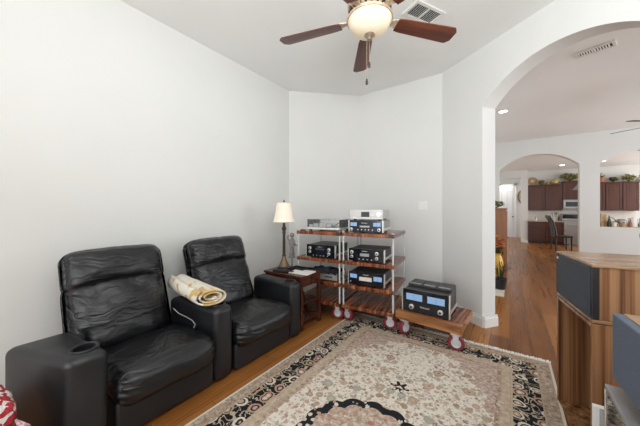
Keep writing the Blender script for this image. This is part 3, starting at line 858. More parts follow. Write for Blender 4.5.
# left rack second shelf
component('black control amplifier with four knobs on the rack shelf behind the lamp table', onrack(CLf, .025, -RD+.03, z2), TH, .40, .165, .44,
    knobs=((-.15, .12, .017), (.12, .11, .018), (-.15, .072, .014), (.12, .06, .016)), display=((-.01, .11, .13, .02, 'darkgrey'),),
    buttons=((-.1, .03), (-.05, .03), (0, .03), (.05, .03), (.1, .03)), logo=(MC, -.01, .138, .016), name='control_amplifier', cat='amplifier')
# left rack top: turntable under a clear cover
tt = thing('turntable', 'silver turntable under a clear cover on top of the rack', 'turntable', onrack(CLf, .035, -RD+.06, zt), TH)
obj('plinth', box(B(), -.22, .24, 0, .38, .02, .045), 'white', tt, bevel=.004)
for x in (-.19, .21):
    for y in (.04, .34): obj('foot', lathe(B(), [(.022, 0), (.018, .02), (0, .02)], 14, Matrix.Translation((x, y, 0))), 'black', tt)
obj('platter', lathe(B(), [(0, .046), (.14, .046), (.145, .05), (.145, .068), (.14, .072), (0, .072)], 40, Matrix.Translation((-.04, .19, 0))), 'silver', tt, smooth=True)
bm = B(); lathe(bm, [(.03, .046), (.03, .085), (.018, .09), (.018, .115), (0, .115)], 18, Matrix.Translation((.165, .27, 0)))
cyl(bm, (.165, .27, .1), (.16, .08, .09), .006, 10); cyl(bm, (.165, .27, .1), (.167, .32, .102), .018, 12); box(bm, .145, .172, .05, .085, .078, .09)
obj('tonearm', bm, 'chrome', tt, smooth=True)
bm = B()
for (x, w_, h_) in ((-.17, .05, .03), (-.10, .07, .045), (.0, .09, .05), (.09, .05, .04)): box(bm, x-w_/2, x+w_/2, .012, .03, .05, .05+h_)
obj('control_block', bm, 'white', tt, bevel=.002)
bm = B()
for a in ((-.22, .24, .002, .006), (-.22, .24, .374, .378), (-.22, -.216, .006, .374), (.236, .24, .006, .374)): box(bm, *a, .047, .145)
box(bm, -.222, .242, .0, .38, .145, .149)
obj('dust_cover', bm, 'acrylic', tt, label='clear acrylic dust cover')
br = obj('record_brush', box(B(), -.035, .035, -.012, .012, 0, .014), 'black', bevel=.004); br.location = onrack(CLf, -.25, -RD+.06, zt); br.rotation_euler = (0, 0, TH)
tag(br, 'small black record brush at the left end of the top shelf', 'brush')
b2 = obj('record_brush', box(B(), -.03, .022, -.012, .012, 0, .014), 'mahogany', bevel=.004); b2.location = onrack(CLf, .285, -RD+.028, zt+.014); b2.rotation_euler = (0, 0, TH)
b2.location = onrack(CR, -.28, -RD+.075, zt); tag(b2, 'small brown record brush next to the clear-covered turntable', 'brush')
# left rack third shelf: silver unit with dark cloth over it
component('low silver deck half hidden under a dark navy cloth', onrack(CLf, .03, -RD+.05, z1), TH, .43, .08, .36, face='silver', chassis='silver', trim=False,
    display=((.1, .05, .1, .02, 'darkgrey'),), knobs=((-.15, .045, .014),), name='tape_deck', cat='deck')
bm = B(); n = 26
def cl(u, v):
    x = -.24+.45*u; y = .0+.30*v
    z = .087+.05*abs(noise.noise(Vector((u*4, v*4, 2))))+.045*math.exp(-((u-.55)/.2)**2-((v-.3)/.4)**2)
    if v < .12: z -= .03*(1-v/.12)*(.3+.7*noise.noise(Vector((u*7, 1, 5)))**2); y -= .02*(1-v/.12)
    return Vector((x+.02*noise.noise(Vector((v*5, u*3, 8))), y, z))
g = [[bm.verts.new(cl(i/n, j/n)) for j in range(n+1)] for i in range(n+1)]
for i in range(n):
    for j in range(n): bm.faces.new((g[i][j], g[i+1][j], g[i+1][j+1], g[i][j+1]))
cloth = obj('folded_cloth', bm, 'navycloth', smooth='all'); cloth.location = onrack(CLf, .03, -RD+.05, z1+.0); cloth.rotation_euler = (0, 0, TH)
sd = cloth.modifiers.new('thick', 'SOLIDIFY'); sd.thickness = .006; sd.offset = 1
tag(cloth, 'crumpled dark navy cloth draped over the low silver deck', 'cloth')

# ------------------------------------------------------------------ amplifier cart
CA = R(-4.5); cc, cs = math.cos(CA), math.sin(CA)
cart = thing('amplifier_cart', 'low wooden cart on red casters carrying the wide blue-metered amplifier', 'cart', (-.692, 2.79, 0), CA)
bm = B(); box(bm, -.318, .325, 0, .075, .170, .252); box(bm, -.318, .325, .075, .54, .170, .250)
obj('deck', bm, 'cartwood', cart, bevel=.004)
obj('deck_panel', box(B(), -.31, .317, .08, .535, .2505, .254), 'rosewood', cart, label='glossy dark striped deck inlay')
for k, (x, y, a, gz) in enumerate(((-.235, .05, 62, .007), (.275, .04, 8, .007), (-.25, .47, 20, 0), (.17, .46, -15, 0))):
    caster(cart, x, y, .1695, R(a), gz)
def amp_top(c):
    for i, (x, w_) in enumerate(((-.149, .146), (0, .146), (.149, .146))):
        bk = obj('transformer_cover', box(B(), x-w_/2, x+w_/2, .16, .40, .236, .262), 'darkgrey', c, bevel=.006)
        obj('cover_plate', box(B(), x-w_/2+.015, x+w_/2-.015, .168, .21, .262, .264), 'steel', bk)
component('wide black power amplifier with two large blue meters on the wooden cart', (-.712, 2.85, .2545), R(-1.5), .455, .24, .42,
    knobs=((-.135, .062, .021), (.15, .062, .021)), meters=((-.108, .165, .165, .068, 'blue'), (.108, .165, .165, .068, 'blue')), logo=(MC, 0, .072, .026), name='power_amplifier', chassis='black', top=amp_top)

# ------------------------------------------------------------------ speakers
A0 = Vector((.2725, 2.507)); A1 = Vector((.356, 1.988))
sa = math.atan2(A1.y-A0.y, A1.x-A0.x)      # local x runs from far to near edge; local -y... front faces left
SP = thing('floor_speaker', 'tall walnut floor speaker with a black grille and open horn base, by the archway', 'speaker', (A0.x, A0.y, 0), sa)
W_, D_ = .526, .60
obj('top_cabinet', box(B(), 0.012, W_-.012, .03, D_, .762, 1.04), 'walnut', SP, bevel=.003)
obj('top_board', box(B(), 0, W_, 0.0, D_, 1.04, 1.055), 'walnut_top', SP, bevel=.003)
gr = obj('grille', box(B(), .006, W_-.03, -.004, .028, .765, 1.04), 'grille', SP, bevel=.006, label='black cloth grille')
bm = B(); box(bm, .012, W_-.036, -.0065, -.004, .771, .774); box(bm, .012, W_-.036, -.0065, -.004, 1.029, 1.032); box(bm, .012, .015, -.0065, -.004, .771, 1.03); box(bm, W_-.039, W_-.036, -.0065, -.004, .771, 1.03)
obj('grille_edge', bm, 'darkgrey', gr)
obj('badge', box(B(), .02, .045, -.0075, -.004, 1.005, 1.02), 'silver', gr)
obj('front_edge_strip', box(B(), W_-.03, W_, 0, .03, .762, 1.04), 'black', SP, bevel=.003)
obj('divider', box(B(), 0, W_, .0, D_, .745, .7615), 'walnut_top', SP, bevel=.002)
obj('divider_gap', box(B(), .006, W_-.006, .008, D_-.006, .7385, .745), 'black', SP)
# bass bin: two side boards, top, floor, two walls converging to a centre wedge
for x0, x1 in ((0, .019), (W_-.019, W_)): obj('side_board', box(B(), x0, x1, 0, D_, .0, .7385), 'walnut', SP, bevel=.002)
obj('horn_roof', box(B(), .019, W_-.019, .0, D_, .72, .7385), 'walnut', SP)
obj('horn_floor', box(B(), .019, W_-.019, .0, D_, .0, .019), 'walnut', SP)
obj('back_board', box(B(), .019, W_-.019, D_-.019, D_, .019, .72), 'walnut', SP)
obj('horn_wedge', prism(B(), [(W_/2, .10), (W_/2+.17, .42), (W_/2-.17, .42)], .019, .72), 'walnut', SP, bevel=.002)

# nearer speaker on a low grey cabinet (right edge of the photo)
CBr = R(-90)
cabn = thing('media_cabinet', 'grey lacquered low cabinet at the right edge with a mirror black end', 'cabinet', (.325, 1.588, 0), CBr)
obj('carcass', box(B(), .0, .75, .012, .55, .06, .60), 'grey', cabn, bevel=.004)
obj('top', box(B(), -.008, .76, -.002, .56, .60, .622), 'grey', cabn, bevel=.004)
obj('end_panel', box(B(), .004, .748, .0, .012, .06, .598), 'mirror', cabn, bevel=.003, label='mirror black glossy side')
obj('edge_strip', box(B(), -.006, .006, -.004, .55, .06, .60), 'chrome', cabn, bevel=.002, label='chrome corner strip')
obj('plinth', box(B(), .03, .72, .04, .52, 0, .06), 'black', cabn)
sp2 = thing('shelf_speaker', 'speaker with blue-grey cloth grille on the grey cabinet at the right edge', 'speaker', (.330, 1.530, .632), R(-85.5))
obj('cabinet_body', box(B(), 0, .60, .03, .34, .05, .31), 'walnut_top', sp2, bevel=.004)
obj('grille', box(B(), .0, .60, 0, .03, .052, .308), 'grille2', sp2, bevel=.006, label='blue-grey cloth grille')
for x in (.06, .5):
    for y in (.07, .28): obj('foot', lathe(B(), [(.02, -.0085), (.016, .05), (0, .05)], 14, Matrix.Translation((x, y, 0))), 'black', sp2)
sub = thing('subwoofer', 'squat grey box with a white front edge on the floor behind the grey cabinet', 'subwoofer', (.316, 1.755, 0), R(-88))
obj('body', box(B(), .0, .095, .02, .28, .015, .43), 'grey', sub, bevel=.004)
obj('front_board', box(B(), -.012, .012, .0, .28, .0, .435), 'white', sub, bevel=.003, label='white front board')

# ------------------------------------------------------------------ crocheted throw at the left edge
stl = thing('wicker_basket', 'round brown wicker basket beside the near recliner arm', 'basket', (-1.955, .035, 0))
bm = B(); lathe(bm, [(0, 0), (.12, 0), (.145, .13), (.15, .33), (.14, .33), (.133, .13), (.11, .02), (0, .02)], 28)
obj('basket_body', bm, 'wicker', stl, smooth=True)
bm = B(); tube(bm, [(.145*math.cos(a), .145*math.sin(a), .33) for a in [2*PI*i/28 for i in range(28)]], .012, 8, True); obj('rim', bm, 'wicker', stl, smooth=True)
tw = thing('crocheted_throw', 'red and white crocheted throw with blue tassels spilling out of the basket', 'throw', (-1.955, .035, .346))
bm = B(); n = 24
rbox(bm, (0, 0, .066), (.30, .29, .13), .06, 14, lambda p, u: p+Vector((0, 0, .02*noise.noise(p*14)))+u*.012*noise.noise(p*25))
obj('folded_body', bm, 'knit', tw, smooth='all')
yb = flat('blue_white_yarn', (.34, .42, .62), .9, var=.7, vscale=60); yw = flat('pink_white_yarn', (.62, .40, .42), .9, var=.6, vscale=60)
for k, (x, y) in enumerate(((.12, .13), (.15, .07), (.158, .0), (.15, -.07))):
    bm = B(); rr = math.hypot(x, y); ex, ey = x/rr, y/rr
    for q in range(9):
        a = random.uniform(-.7, .7); s_ = random.uniform(.015, .04)
        tube(bm, [(x+ex*.012, y+ey*.012, .045), (x+ex*(.03+s_)-ey*a*.03, y+ey*(.03+s_)+ex*a*.03, .0), (x+ex*(.02+s_)-ey*a*.07, y+ey*(.02+s_)+ex*a*.07, -.05), (x+ex*(.02+s_)-ey*a*.09, y+ey*(.02+s_)+ex*a*.09, -.11)], .0042, 5)
    obj('tassel', bm, yb if k % 2 else yw, tw, smooth=True, label='blue and white yarn tassel' if k % 2 else 'pink and white yarn tassel')

# ------------------------------------------------------------------ ceiling fan
def make_fan(label, loc, rz, bowl=True, ang0=None):
    f = thing('ceiling_fan', label, 'ceiling fan', loc, rz)
    zb = 2.61
    obj('canopy', lathe(B(), [(0, H-.001), (.075, H-.001), (.075, H-.03), (.05, H-.07), (.02, H-.08), (0, H-.08)], 28), 'fanmetal', f, smooth=True)
    obj('downrod', lathe(B(), [(.013, 2.78), (.013, H-.07)], 14), 'fanmetal', f, smooth=True)
    obj('motor_housing', lathe(B(), [(0, 2.80), (.04, 2.80), (.05, 2.775), (.12, 2.76), (.145, 2.73), (.145, 2.68), (.12, 2.655), (.11, 2.645), (.09, 2.635), (0, 2.635)], 36), 'fanmetal', f, smooth=True)
    bm = B()
    for i in range(20):
        a = 2*PI*i/20; m = Matrix.Rotation(a, 4, 'Z')
        box(bm, .10, .139, -.007, .007, 2.648, 2.672, m)
    obj('housing_rib', bm, 'bronze', f)
    for k in range(5):
        m = Matrix.Rotation(2*PI*k/5, 4, 'Z') @ Matrix.Translation((0, 0, zb)) @ Matrix.Rotation(R(-12), 4, 'X')
        bm = B(); poly = [(.20, -.046), (.24, -.052), (.62, -.066), (.635, -.064), (.662, -.036), (.662, .036), (.635, .064), (.62, .066), (.24, .052), (.20, .046)]
        prism(bm, poly, -.004, .004); bl = obj('blade', bm, 'blade', f, bevel=.002); bl.matrix_local = m
        bm = B(); prism(bm, [(.08, -.018), (.14, -.012), (.18, -.03), (.235, -.04), (.255, -.02), (.24, 0), (.255, .02), (.235, .04), (.18, .03), (.14, .012), (.08, .018)], .004, .012)
        prism(bm, [(.08, -.014), (.13, -.012), (.13, .012), (.08, .014)], .004, .03)
        ir = obj('blade_iron', bm, 'fanmetal', f, bevel=.002); ir.matrix_local = m
    if bowl:
        obj('light_fitter', lathe(B(), [(0, 2.64), (.10, 2.64), (.125, 2.625), (.15, 2.615), (.152, 2.60), (.14, 2.60), (0, 2.60)], 36), 'fanmetal', f, smooth=True)
        obj('glass_bowl', lathe(B(), [(.138, 2.625), (.144, 2.612), (.142, 2.59), (.129, 2.56), (.102, 2.532), (.068, 2.514), (.03, 2.506), (0, 2.505)], 40), 'bowl', f, smooth=True, label='cream alabaster glass bowl')
        obj('finial', lathe(B(), [(0, 2.515), (.034, 2.512), (.036, 2.503), (.024, 2.493), (.014, 2.485), (.016, 2.475), (0, 2.467)], 20), 'fanmetal2', f, smooth=True)
        for (x, y, zend) in ((.012, .0, 2.335), (.0, .018, 2.215)):
            bm = B(); cyl(bm, (x, y, zend), (x, y, 2.47), .0018, 6)
            pc = obj('pull_chain', bm, 'fanmetal2', f)
            obj('pull_knob', lathe(B(), [(0, zend-.04), (.007, zend-.038), (.009, zend-.02), (.005, zend), (0, zend+.004)], 12, Matrix.Translation((x, y, 0))), 'bronze', pc, smooth=True)
    return f
M['fanmetal'] = flat('cream_antique_metal', (.55, .44, .33), .45, .25, var=.3, vscale=60)
M['fanmetal2'] = flat('brass_nickel', (.45, .36, .28), .3, .7, var=.2, vscale=40)
FX, FY = -.758, 1.625
make_fan('five blade cherry ceiling fan with cream glass bowl light above the rug', (FX, FY, 0), math.atan2(2.181-FY, -1.112-FX))
M['blade2'] = M['blade']
f2 = make_fan('ceiling fan at the right edge in the room beyond the arch', (1.92, 6.05, 0), math.atan2(.35, -.49)-R(0), bowl=False)
for ch in f2.children:
    if ch.name.startswith('blade') and 'iron' not in ch.name:
        ch.data.materials[0] = M['bronze']

# ------------------------------------------------------------------ vents, lights, switch
def vent(label, loc, rz, a, b):
    v = thing('ceiling_vent', label, 'vent', loc, rz)
    bm = B(); t = .03
    for q in ((-a/2, a/2, -b/2, -b/2+t), (-a/2, a/2, b/2-t, b/2), (-a/2, -a/2+t, -b/2+t, b/2-t), (a/2-t, a/2, -b/2+t, b/2-t), (-.008, .008, -b/2+t, b/2-t)): box(bm, *q, -.014, -.0005)
    obj('frame', bm, 'white', v, bevel=.003)
    obj('backing', box(B(), -a/2+t, a/2-t, -b/2+t, b/2-t, -.003, -.0008), 'black', v)
    x = -a/2+t+.012
    while x < a/2-t-.005:
        bm = B(); box(bm, -.0012, .0012, -b/2+t, b/2-t, -.007, .007, Matrix.Translation((x, 0, -.010)) @ Matrix.Rotation(R(40), 4, 'Y')); obj('slat', bm, 'white', v); x += .022
    return v
vent('white ceiling vent above the rug, half hidden by a fan blade', (-.66, 2.60, H), R(62), .36, .20)
vent('white ceiling vent seen through the archway', (.80, 4.35, H), R(-18), .34, .16)
def canlight(label, loc, group):
    c = thing('recessed_light', label, 'ceiling light', loc, 0, group)
    obj('trim_ring', lathe(B(), [(.085, -.001), (.09, -.008), (.07, -.012), (.062, -.001)], 28), 'white', c, smooth=True)
    obj('lens', lathe(B(), [(0, -.0105), (.066, -.0105), (.066, -.002), (0, -.002)], 28), 'bulb', c, label='glowing lens')
    return c
canlight('recessed ceiling light in the hall just beyond the arch', (-.10, 6.08, H), None)
canlight('recessed kitchen ceiling light above the dark chair', (1.52, 12.7, 2.92), None)
canlight('recessed kitchen ceiling light at the left corner of the pass-through opening', (2.47, 12.4, 2.92), None)
canlight('recessed kitchen ceiling light near the middle of the pass-through opening', (2.52, 10.55, 2.92), None)
sw = thing('light_switch', 'white double switch plate on the back wall', 'light switch', (-.998, 3.9, 1.40))
obj('plate', box(B(), -.06, .06, -.006, -.0005, -.06, .06), 'white', sw, bevel=.003)
for x in (-.024, .024): obj('rocker', box(B(), x-.016, x+.016, -.010, -.006, -.034, .034), 'white', sw, bevel=.002)

# ------------------------------------------------------------------ hall
sb = thing('wooden_cabinet', 'tall reddish wood cabinet standing along the left of the hall', 'cabinet', (-.345, 7.45, 0))
obj('carcass', box(B(), -.29, .28, -.60, .60, .06, 1.33), 'oak', sb, bevel=.004)
obj('cornice', box(B(), -.30, .30, -.62, .62, 1.33, 1.37), 'oak', sb, bevel=.01)
obj('plinth', box(B(), -.29, .29, -.61, .61, 0, .06), 'oak', sb, bevel=.004)
for y0 in (-.58, .005):
    dd = obj('door', box(B(), .28, .298, y0, y0+.575, .08, 1.31), 'oak', sb, bevel=.004)
    obj('knob', lathe(B(), [(0, 0), (.01, .004), (.014, .018), (0, .024)], 12, Matrix.Translation((.298, y0+(.53 if y0 < 0 else .04), .7)) @ Matrix.Rotation(R(90), 4, 'Y')), 'bronze', dd, smooth=True)

def leafball(bm, c, rad, n, size, squash=.8, flat_=.25):
    for i in range(n):
        while True:
            p = Vector([random.uniform(-1, 1) for _ in range(3)])
            if .25 < p.length < 1: break
        p = Vector((p.x*rad[0], p.y*rad[1], p.z*rad[2])); q = Matrix.Rotation(random.uniform(0, 6), 4, 'Z') @ Matrix.Rotation(random.uniform(-1, 1), 4, 'X')
        m = Matrix.Translation(Vector(c)+p) @ q; s = size*random.uniform(.6, 1.2)
        pts = [(0, -1), (.42, -.3), (.35, .4), (0, 1), (-.35, .4), (-.42, -.3)]
        vs = [m @ Vector((a*s, b*s, .15*s*abs(a))) for a, b in pts]
        top = [bm.verts.new(v) for v in vs]; bm.faces.new(top)
def foliage(name, label, cat, loc, rad, n, size, mat, group=None):
    o = thing(name, label, cat, loc, 0, group)
    bm = B(); leafball(bm, (0, 0, rad[2]+size*.7), rad, n, size); l = obj('leaves', bm, mat, o); 
    bm = B()
    for i in range(6):
        a = random.uniform(0, 6.28); tube(bm, [(0, 0, 0.003), (rad[0]*.4*math.cos(a), rad[1]*.4*math.sin(a), rad[2]*.8), (rad[0]*.8*math.cos(a), rad[1]*.8*math.sin(a), rad[2]*1.2)], .008, 5)
    obj('stem', bm, 'leafdark', o)
    return o
foliage('greenery', 'low green leafy spray on top of the hall cabinet', 'greenery', (-.25, 7.05, 1.37), (.2, .16, .06), 90, .05, 'leaf')
# yellow vase of autumn flowers
vz = thing('flower_vase', 'yellow vase of red and orange flowers on the hall floor', 'vase', (-.205, 6.3, 0))
obj('vase', lathe(B(), [(0, 0), (.07, 0), (.075, .02), (.10, .16), (.11, .28), (.085, .40), (.06, .44), (.075, .48), (.068, .48), (.05, .44), (0, .40)], 28), 'yellow', vz, smooth=True)
fl = B(); f3 = B(); lf = B()
for i in range(26):
    a = random.uniform(0, 2*PI); rr = random.uniform(.02, .16); z = .56+random.uniform(0, .25)*(1-rr*1.8)
    m = Matrix.Translation((rr*math.cos(a), rr*math.sin(a), z)) @ Matrix.Rotation(random.uniform(-.6, .6), 4, 'X')
    tgt = fl if i % 2 else f3
    for k in range(8):
        q = m @ Matrix.Rotation(2*PI*k/8, 4, 'Z') @ Matrix.Rotation(R(-35), 4, 'Y')
        prism(tgt, [(0, 0), (.02, -.012), (.042, -.008), (.05, 0), (.042, .008), (.02, .012)], 0, .003, q)
    tube(lf, [(0, 0, .42), (rr*.5*math.cos(a), rr*.5*math.sin(a), .5), (rr*math.cos(a), rr*math.sin(a), z)], .004, 5)
leafball(lf, (0, 0, .55), (.15, .15, .09), 50, .04)
obj('bloom', fl, 'petal_orange', vz, label='orange blooms'); obj('bloom', f3, 'petal_red', vz, label='red blooms'); obj('foliage', lf, 'leafdark', vz)
# grass plant in front on a pale mat
pm = obj('floor_mat', box(B(), -.17, .17, -.42, .42, 0.0005, .012), 'cream', bevel=.003); pm.location = (-.24, 5.35, 0)
tag(pm, 'small pale mat on the hall floor under the dark spiky plant', 'mat')
gp = thing('potted_plant', 'dark spiky grass plant in a black pot on the pale mat', 'plant', (-.135, 5.38, .0125))
obj('pot', lathe(B(), [(0, 0), (.075, 0), (.10, .16), (.105, .18), (.095, .18), (.085, .15), (0, .15)], 24), 'black', gp, smooth=True)
for k in range(34):
    a = random.uniform(0, 2*PI); ln = random.uniform(.2, .38); ou = random.uniform(.08, .24)
    bm = B(); tube(bm, [(.02*math.cos(a), .02*math.sin(a), .14), (ou*.4*math.cos(a), ou*.4*math.sin(a), .14+ln*.7), (ou*math.cos(a), ou*math.sin(a), .14+ln*.85), (ou*1.3*math.cos(a), ou*1.3*math.sin(a), .14+ln*.62)], [.006, .006, .004, .001], 5, flat=.4)
    obj('blade_leaf', bm, 'leafdark', gp, smooth=True)
# wreath on the entry wall
wr = thing('wreath', 'oval brown twig wreath hanging on the wall inside the far doorway', 'wreath', (.46, 15.42, 1.92))
bm = B()
for k in range(4):
    tube(bm, [((.13+.015*math.sin(i*1.7+k*2))*math.cos(2*PI*i/32), .012*math.sin(i*2.3+k), (.28+.02*math.sin(i*1.3+k))*math.sin(2*PI*i/32)) for i in range(32)], .022, 6, True)
obj('twig_ring', bm, 'wicker', wr, smooth=True)
bm = B(); leafball(bm, (0, -.03, .0), (.16, .03, .29), 40, .04); obj('leaves', bm, 'leafyellow', wr)

# ------------------------------------------------------------------ kitchen
def cab(label, x0, x1, y0, y1, z0, z1, doors, drawers=0, group=None, base=False):
    c = thing('base_cabinet' if base else 'wall_cabinet', label, 'cabinet', ((x0+x1)/2, (y0+y1)/2, z0), 0, group)
    wd, dp, h = x1-x0, y1-y0, z1-z0
    kick = .09 if base else 0
    obj('carcass', box(B(), -wd/2, wd/2, -dp/2+.02, dp/2, kick, h), 'cherrycab', c, bevel=.003)
    if base: obj('toe_kick', box(B(), -wd/2, wd/2, -dp/2+.08, dp/2, 0, kick), 'black', c)
    else: obj('cornice', box(B(), -wd/2, wd/2, -dp/2-.005, dp/2, h, h+.05), 'cherrycab', c, bevel=.01)
    top = h-.02
    if drawers:
        dwr = obj('drawer', box(B(), -wd/2+.012, wd/2-.012, -dp/2, -dp/2+.02, h-.20, h-.025), 'cherrycab', c, bevel=.005)
        obj('knob', lathe(B(), [(0, 0), (.01, .004), (.014, .018), (0, .024)], 10, Matrix.Translation((0, -dp/2, h-.11)) @ Matrix.Rotation(R(90), 4, 'X')), 'bronze', dwr)
        top = h-.215
    for k in range(doors):
        a = -wd/2+.012+k*(wd-.018)/doors; b = a+(wd-.018)/doors-.006
        bm = B(); z_0 = kick+.015; s = .055
        box(bm, a, b, -dp/2+.008, -dp/2+.02, z_0, top)
        for q in ((a, a+s, z_0, top), (b-s, b, z_0, top), (a+s, b-s, z_0, z_0+s), (a+s, b-s, top-s, top)): box(bm, q[0], q[1], -dp/2-.004, -dp/2+.008, q[2], q[3])
        dd = obj('door', bm, 'cherrycab', c, bevel=.003)
        bm = B(); box(bm, a+s+.02, b-s-.02, -dp/2+.002, -dp/2+.008, z_0+s+.02, top-s-.02); obj('raised_panel', bm, 'cherrycab', dd, bevel=.008)
        kz = (z_0+.06) if not base else top-.06
        obj('knob', lathe(B(), [(0, 0), (.01, .004), (.014, .018), (0, .024)], 10, Matrix.Translation((b-.03, -dp/2-.004, kz)) @ Matrix.Rotation(R(90), 4, 'X')), 'bronze', dd)
    return c
UY0, UY1 = 13.74, 14.098
cab('dark cherry wall cabinet nearest the far doorway', .60, 1.135, UY0, UY1, 1.29, 2.27, 1)
cab('dark cherry wall cabinet just left of the microwave', 1.137, 1.655, UY0, UY1, 1.29, 2.27, 1)
cab('short dark cherry wall cabinet directly above the microwave', 1.657, 2.42, UY0, UY1, 1.71, 2.37, 2)
cab('dark cherry wall cabinet at the left end of the pass-through view', 2.422, 2.80, UY0, UY1, 1.29, 2.27, 1)
cab('dark cherry wall cabinet in the middle of the pass-through view', 2.802, 3.22, UY0, UY1, 1.29, 2.27, 1)
cab('dark cherry wall cabinet at the right edge of the pass-through view', 3.222, 3.62, UY0, UY1, 1.29, 2.27, 1)
cab('dark cherry base cabinet nearest the far doorway', .60, 1.135, 13.5, 14.095, 0, .85, 1, 1, base=True)
cab('dark cherry base cabinet behind the dark chair', 1.137, 1.655, 13.5, 14.095, 0, .85, 1, 1, base=True)
ct1 = obj('countertop', box(B(), .60, 1.655, 13.47, 14.095, .851, .889), 'stone', bevel=.006); tag(ct1, 'tan granite worktop left of the range', 'countertop')
cab('dark cherry base cabinet right of the range', 2.44, 3.62, 13.5, 14.095, 0, .85, 2, 1, base=True)
ct2 = obj('countertop', box(B(), 2.44, 3.62, 13.47, 14.095, .851, .889), 'stone', bevel=.006); tag(ct2, 'tan granite worktop right of the range', 'countertop')
struct('trim_2', box(B(), .60, 3.62, 14.085, 14.099, .89, 1.289), 'tile')
# range and microwave
rg = thing('range', 'stainless kitchen range with a dark control panel', 'range', (2.047, 13.80, 0))
obj('body', box(B(), -.385, .385, -.31, .28, .02, .90), 'steel', rg, bevel=.004)
od = obj('oven_door', box(B(), -.375, .375, -.335, -.31, .2, .78), 'steel', rg, bevel=.006)
obj('handle', cyl(B(), (-.32, -.37, .74), (.32, -.37, .74), .012, 10), 'chrome', od)
obj('cooktop', box(B(), -.385, .385, -.31, .2, .90, .912), 'gloss', rg, bevel=.003)
obj('control_panel', box(B(), -.385, .385, .2, .28, .90, 1.17), 'steel', rg, bevel=.006)
obj('display', box(B(), -.36, .36, .194, .2, .98, 1.14), 'gloss', rg)
mw = thing('microwave', 'stainless microwave under the short wall cabinet', 'microwave', (2.038, 13.90, 1.36))
obj('body', box(B(), -.37, .37, -.19, .19, 0, .345), 'steel', mw, bevel=.004)
md = obj('door', box(B(), -.36, .2, -.208, -.19, .015, .33), 'steel', mw, bevel=.004); obj('window', box(B(), -.3, .12, -.212, -.207, .08, .26), 'gloss', md)
obj('handle', cyl(B(), (.175, -.235, .04), (.175, -.235, .30), .01, 8), 'chrome', md)
obj('control_pad', box(B(), .215, .355, -.2, -.19, .02, .325), 'gloss', mw)
# things along the cabinet tops
def gourd(label, loc, r, mat, group=None, name='pumpkin', tall=.75):
    g = thing(name, label, name, loc, 0, group)
    bm = B(); lathe(bm, [(0, .02*r)] + [(r*math.sin(t)**.8, r*tall*(1-math.cos(t))) for t in [PI*i/12 for i in range(1, 12)]] + [(0, r*tall*1.93)], 32)
    for v in bm.verts:
        a = math.atan2(v.co.y, v.co.x); k = 1-.07*abs(math.sin(a*5)); v.co.x *= k; v.co.y *= k
    obj('flesh', bm, mat, g, smooth='all'); obj('stalk', cyl(B(), (0, 0, r*tall*1.85), (r*.1, 0, r*tall*2.35), r*.12, 8, r*.08), 'leafdark', g)
    return g
TZ = 2.3205
pl = thing('decorative_plate', 'round tan plate standing at the left end of the cabinet tops', 'plate', (.76, 13.98, TZ))
obj('dish', lathe(B(), [(0, .0), (.10, .004), (.17, .025), (.168, .03), (.1, .012), (0, .01)], 32, Matrix.Translation((0, 0, .168)) @ Matrix.Rotation(R(78), 4, 'X')), 'toast', pl, smooth=True)
obj('rosette', lathe(B(), [(0, .012), (.06, .014), (.06, .016), (0, .018)], 24, Matrix.Translation((0, 0, .168)) @ Matrix.Rotation(R(78), 4, 'X')), 'cream', pl)
obj('easel', box(B(), -.05, .05, -.03, .03, 0, .02), 'mahogany', pl)
foliage('greenery', 'dull yellow-green spray on the cabinet tops right of the plate', 'greenery', (1.04, 13.9, TZ), (.10, .1, .07), 70, .06, 'leafyellow')
gourd('orange-tan pumpkin on the cabinet just left of the big leafy spray', (1.44, 13.9, TZ), .14, 'gourd')
gourd('small orange pumpkin between the plate and the tan pumpkin on the cabinet tops', (1.225, 13.85, TZ), .06, 'pumpkin')
foliage('greenery', 'large yellow-green leafy spray on the cabinet above the microwave', 'greenery', (1.88, 13.9, 2.4205), (.3, .12, .13), 170, .07, 'leafyellow')
fp = thing('flower_pot', 'terracotta pot of greenery at the left of the pass-through cabinet tops', 'pot', (2.72, 13.9, TZ))
obj('pot', lathe(B(), [(0, 0), (.08, 0), (.11, .15), (.12, .15), (.12, .18), (.1, .18), (0, .15)], 20), 'terracotta', fp, smooth=True)
bm = B(); leafball(bm, (0, 0, .25), (.1, .1, .09), 40, .05); obj('leaves', bm, 'leaf', fp)
foliage('greenery', 'dark green garland in the middle of the pass-through cabinet tops', 'greenery', (3.02, 13.9, TZ), (.12, .09, .07), 90, .06, 'leaf')
foliage('greenery', 'brownish yellow garland at the right end of the pass-through cabinet tops', 'greenery', (3.40, 13.9, TZ), (.2, .12, .10), 110, .06, 'leafyellow')
# worktop items
uc = thing('utensil_crock', 'pale crock of utensils on the worktop left of the range', 'crock', (1.42, 13.8, .8895))
obj('jar', lathe(B(), [(0, 0), (.06, 0), (.07, .06), (.065, .15), (.058, .15), (.055, .02), (0, .02)], 20), 'cream', uc, smooth=True)
for k in range(5):
    a = k*1.25; bm = B(); cyl(bm, (.02*math.cos(a), .02*math.sin(a), .03), (.07*math.cos(a), .07*math.sin(a), .27), .006, 6); rbox(bm, (.075*math.cos(a), .075*math.sin(a), .29), (.035, .03, .06), .012, 4)
    obj('utensil', bm, 'steel' if k % 2 else 'mahogany', uc)
def bottle(label, loc, r, h, mat, name='bottle'):
    o = thing(name, label, 'bottle', loc)
    obj('body', lathe(B(), [(0, 0), (r, 0), (r, h*.6), (r*.9, h*.68), (r*.35, h*.78), (r*.35, h*.92), (0, h*.92)], 18), mat, o, smooth=True)
    obj('cap', lathe(B(), [(r*.4, h*.9), (r*.4, h), (0, h)], 14), 'black', o)
bottle('dark bottle on the worktop beside the utensil crock', (1.55, 13.72, .8895), .035, .24, 'leafdark')
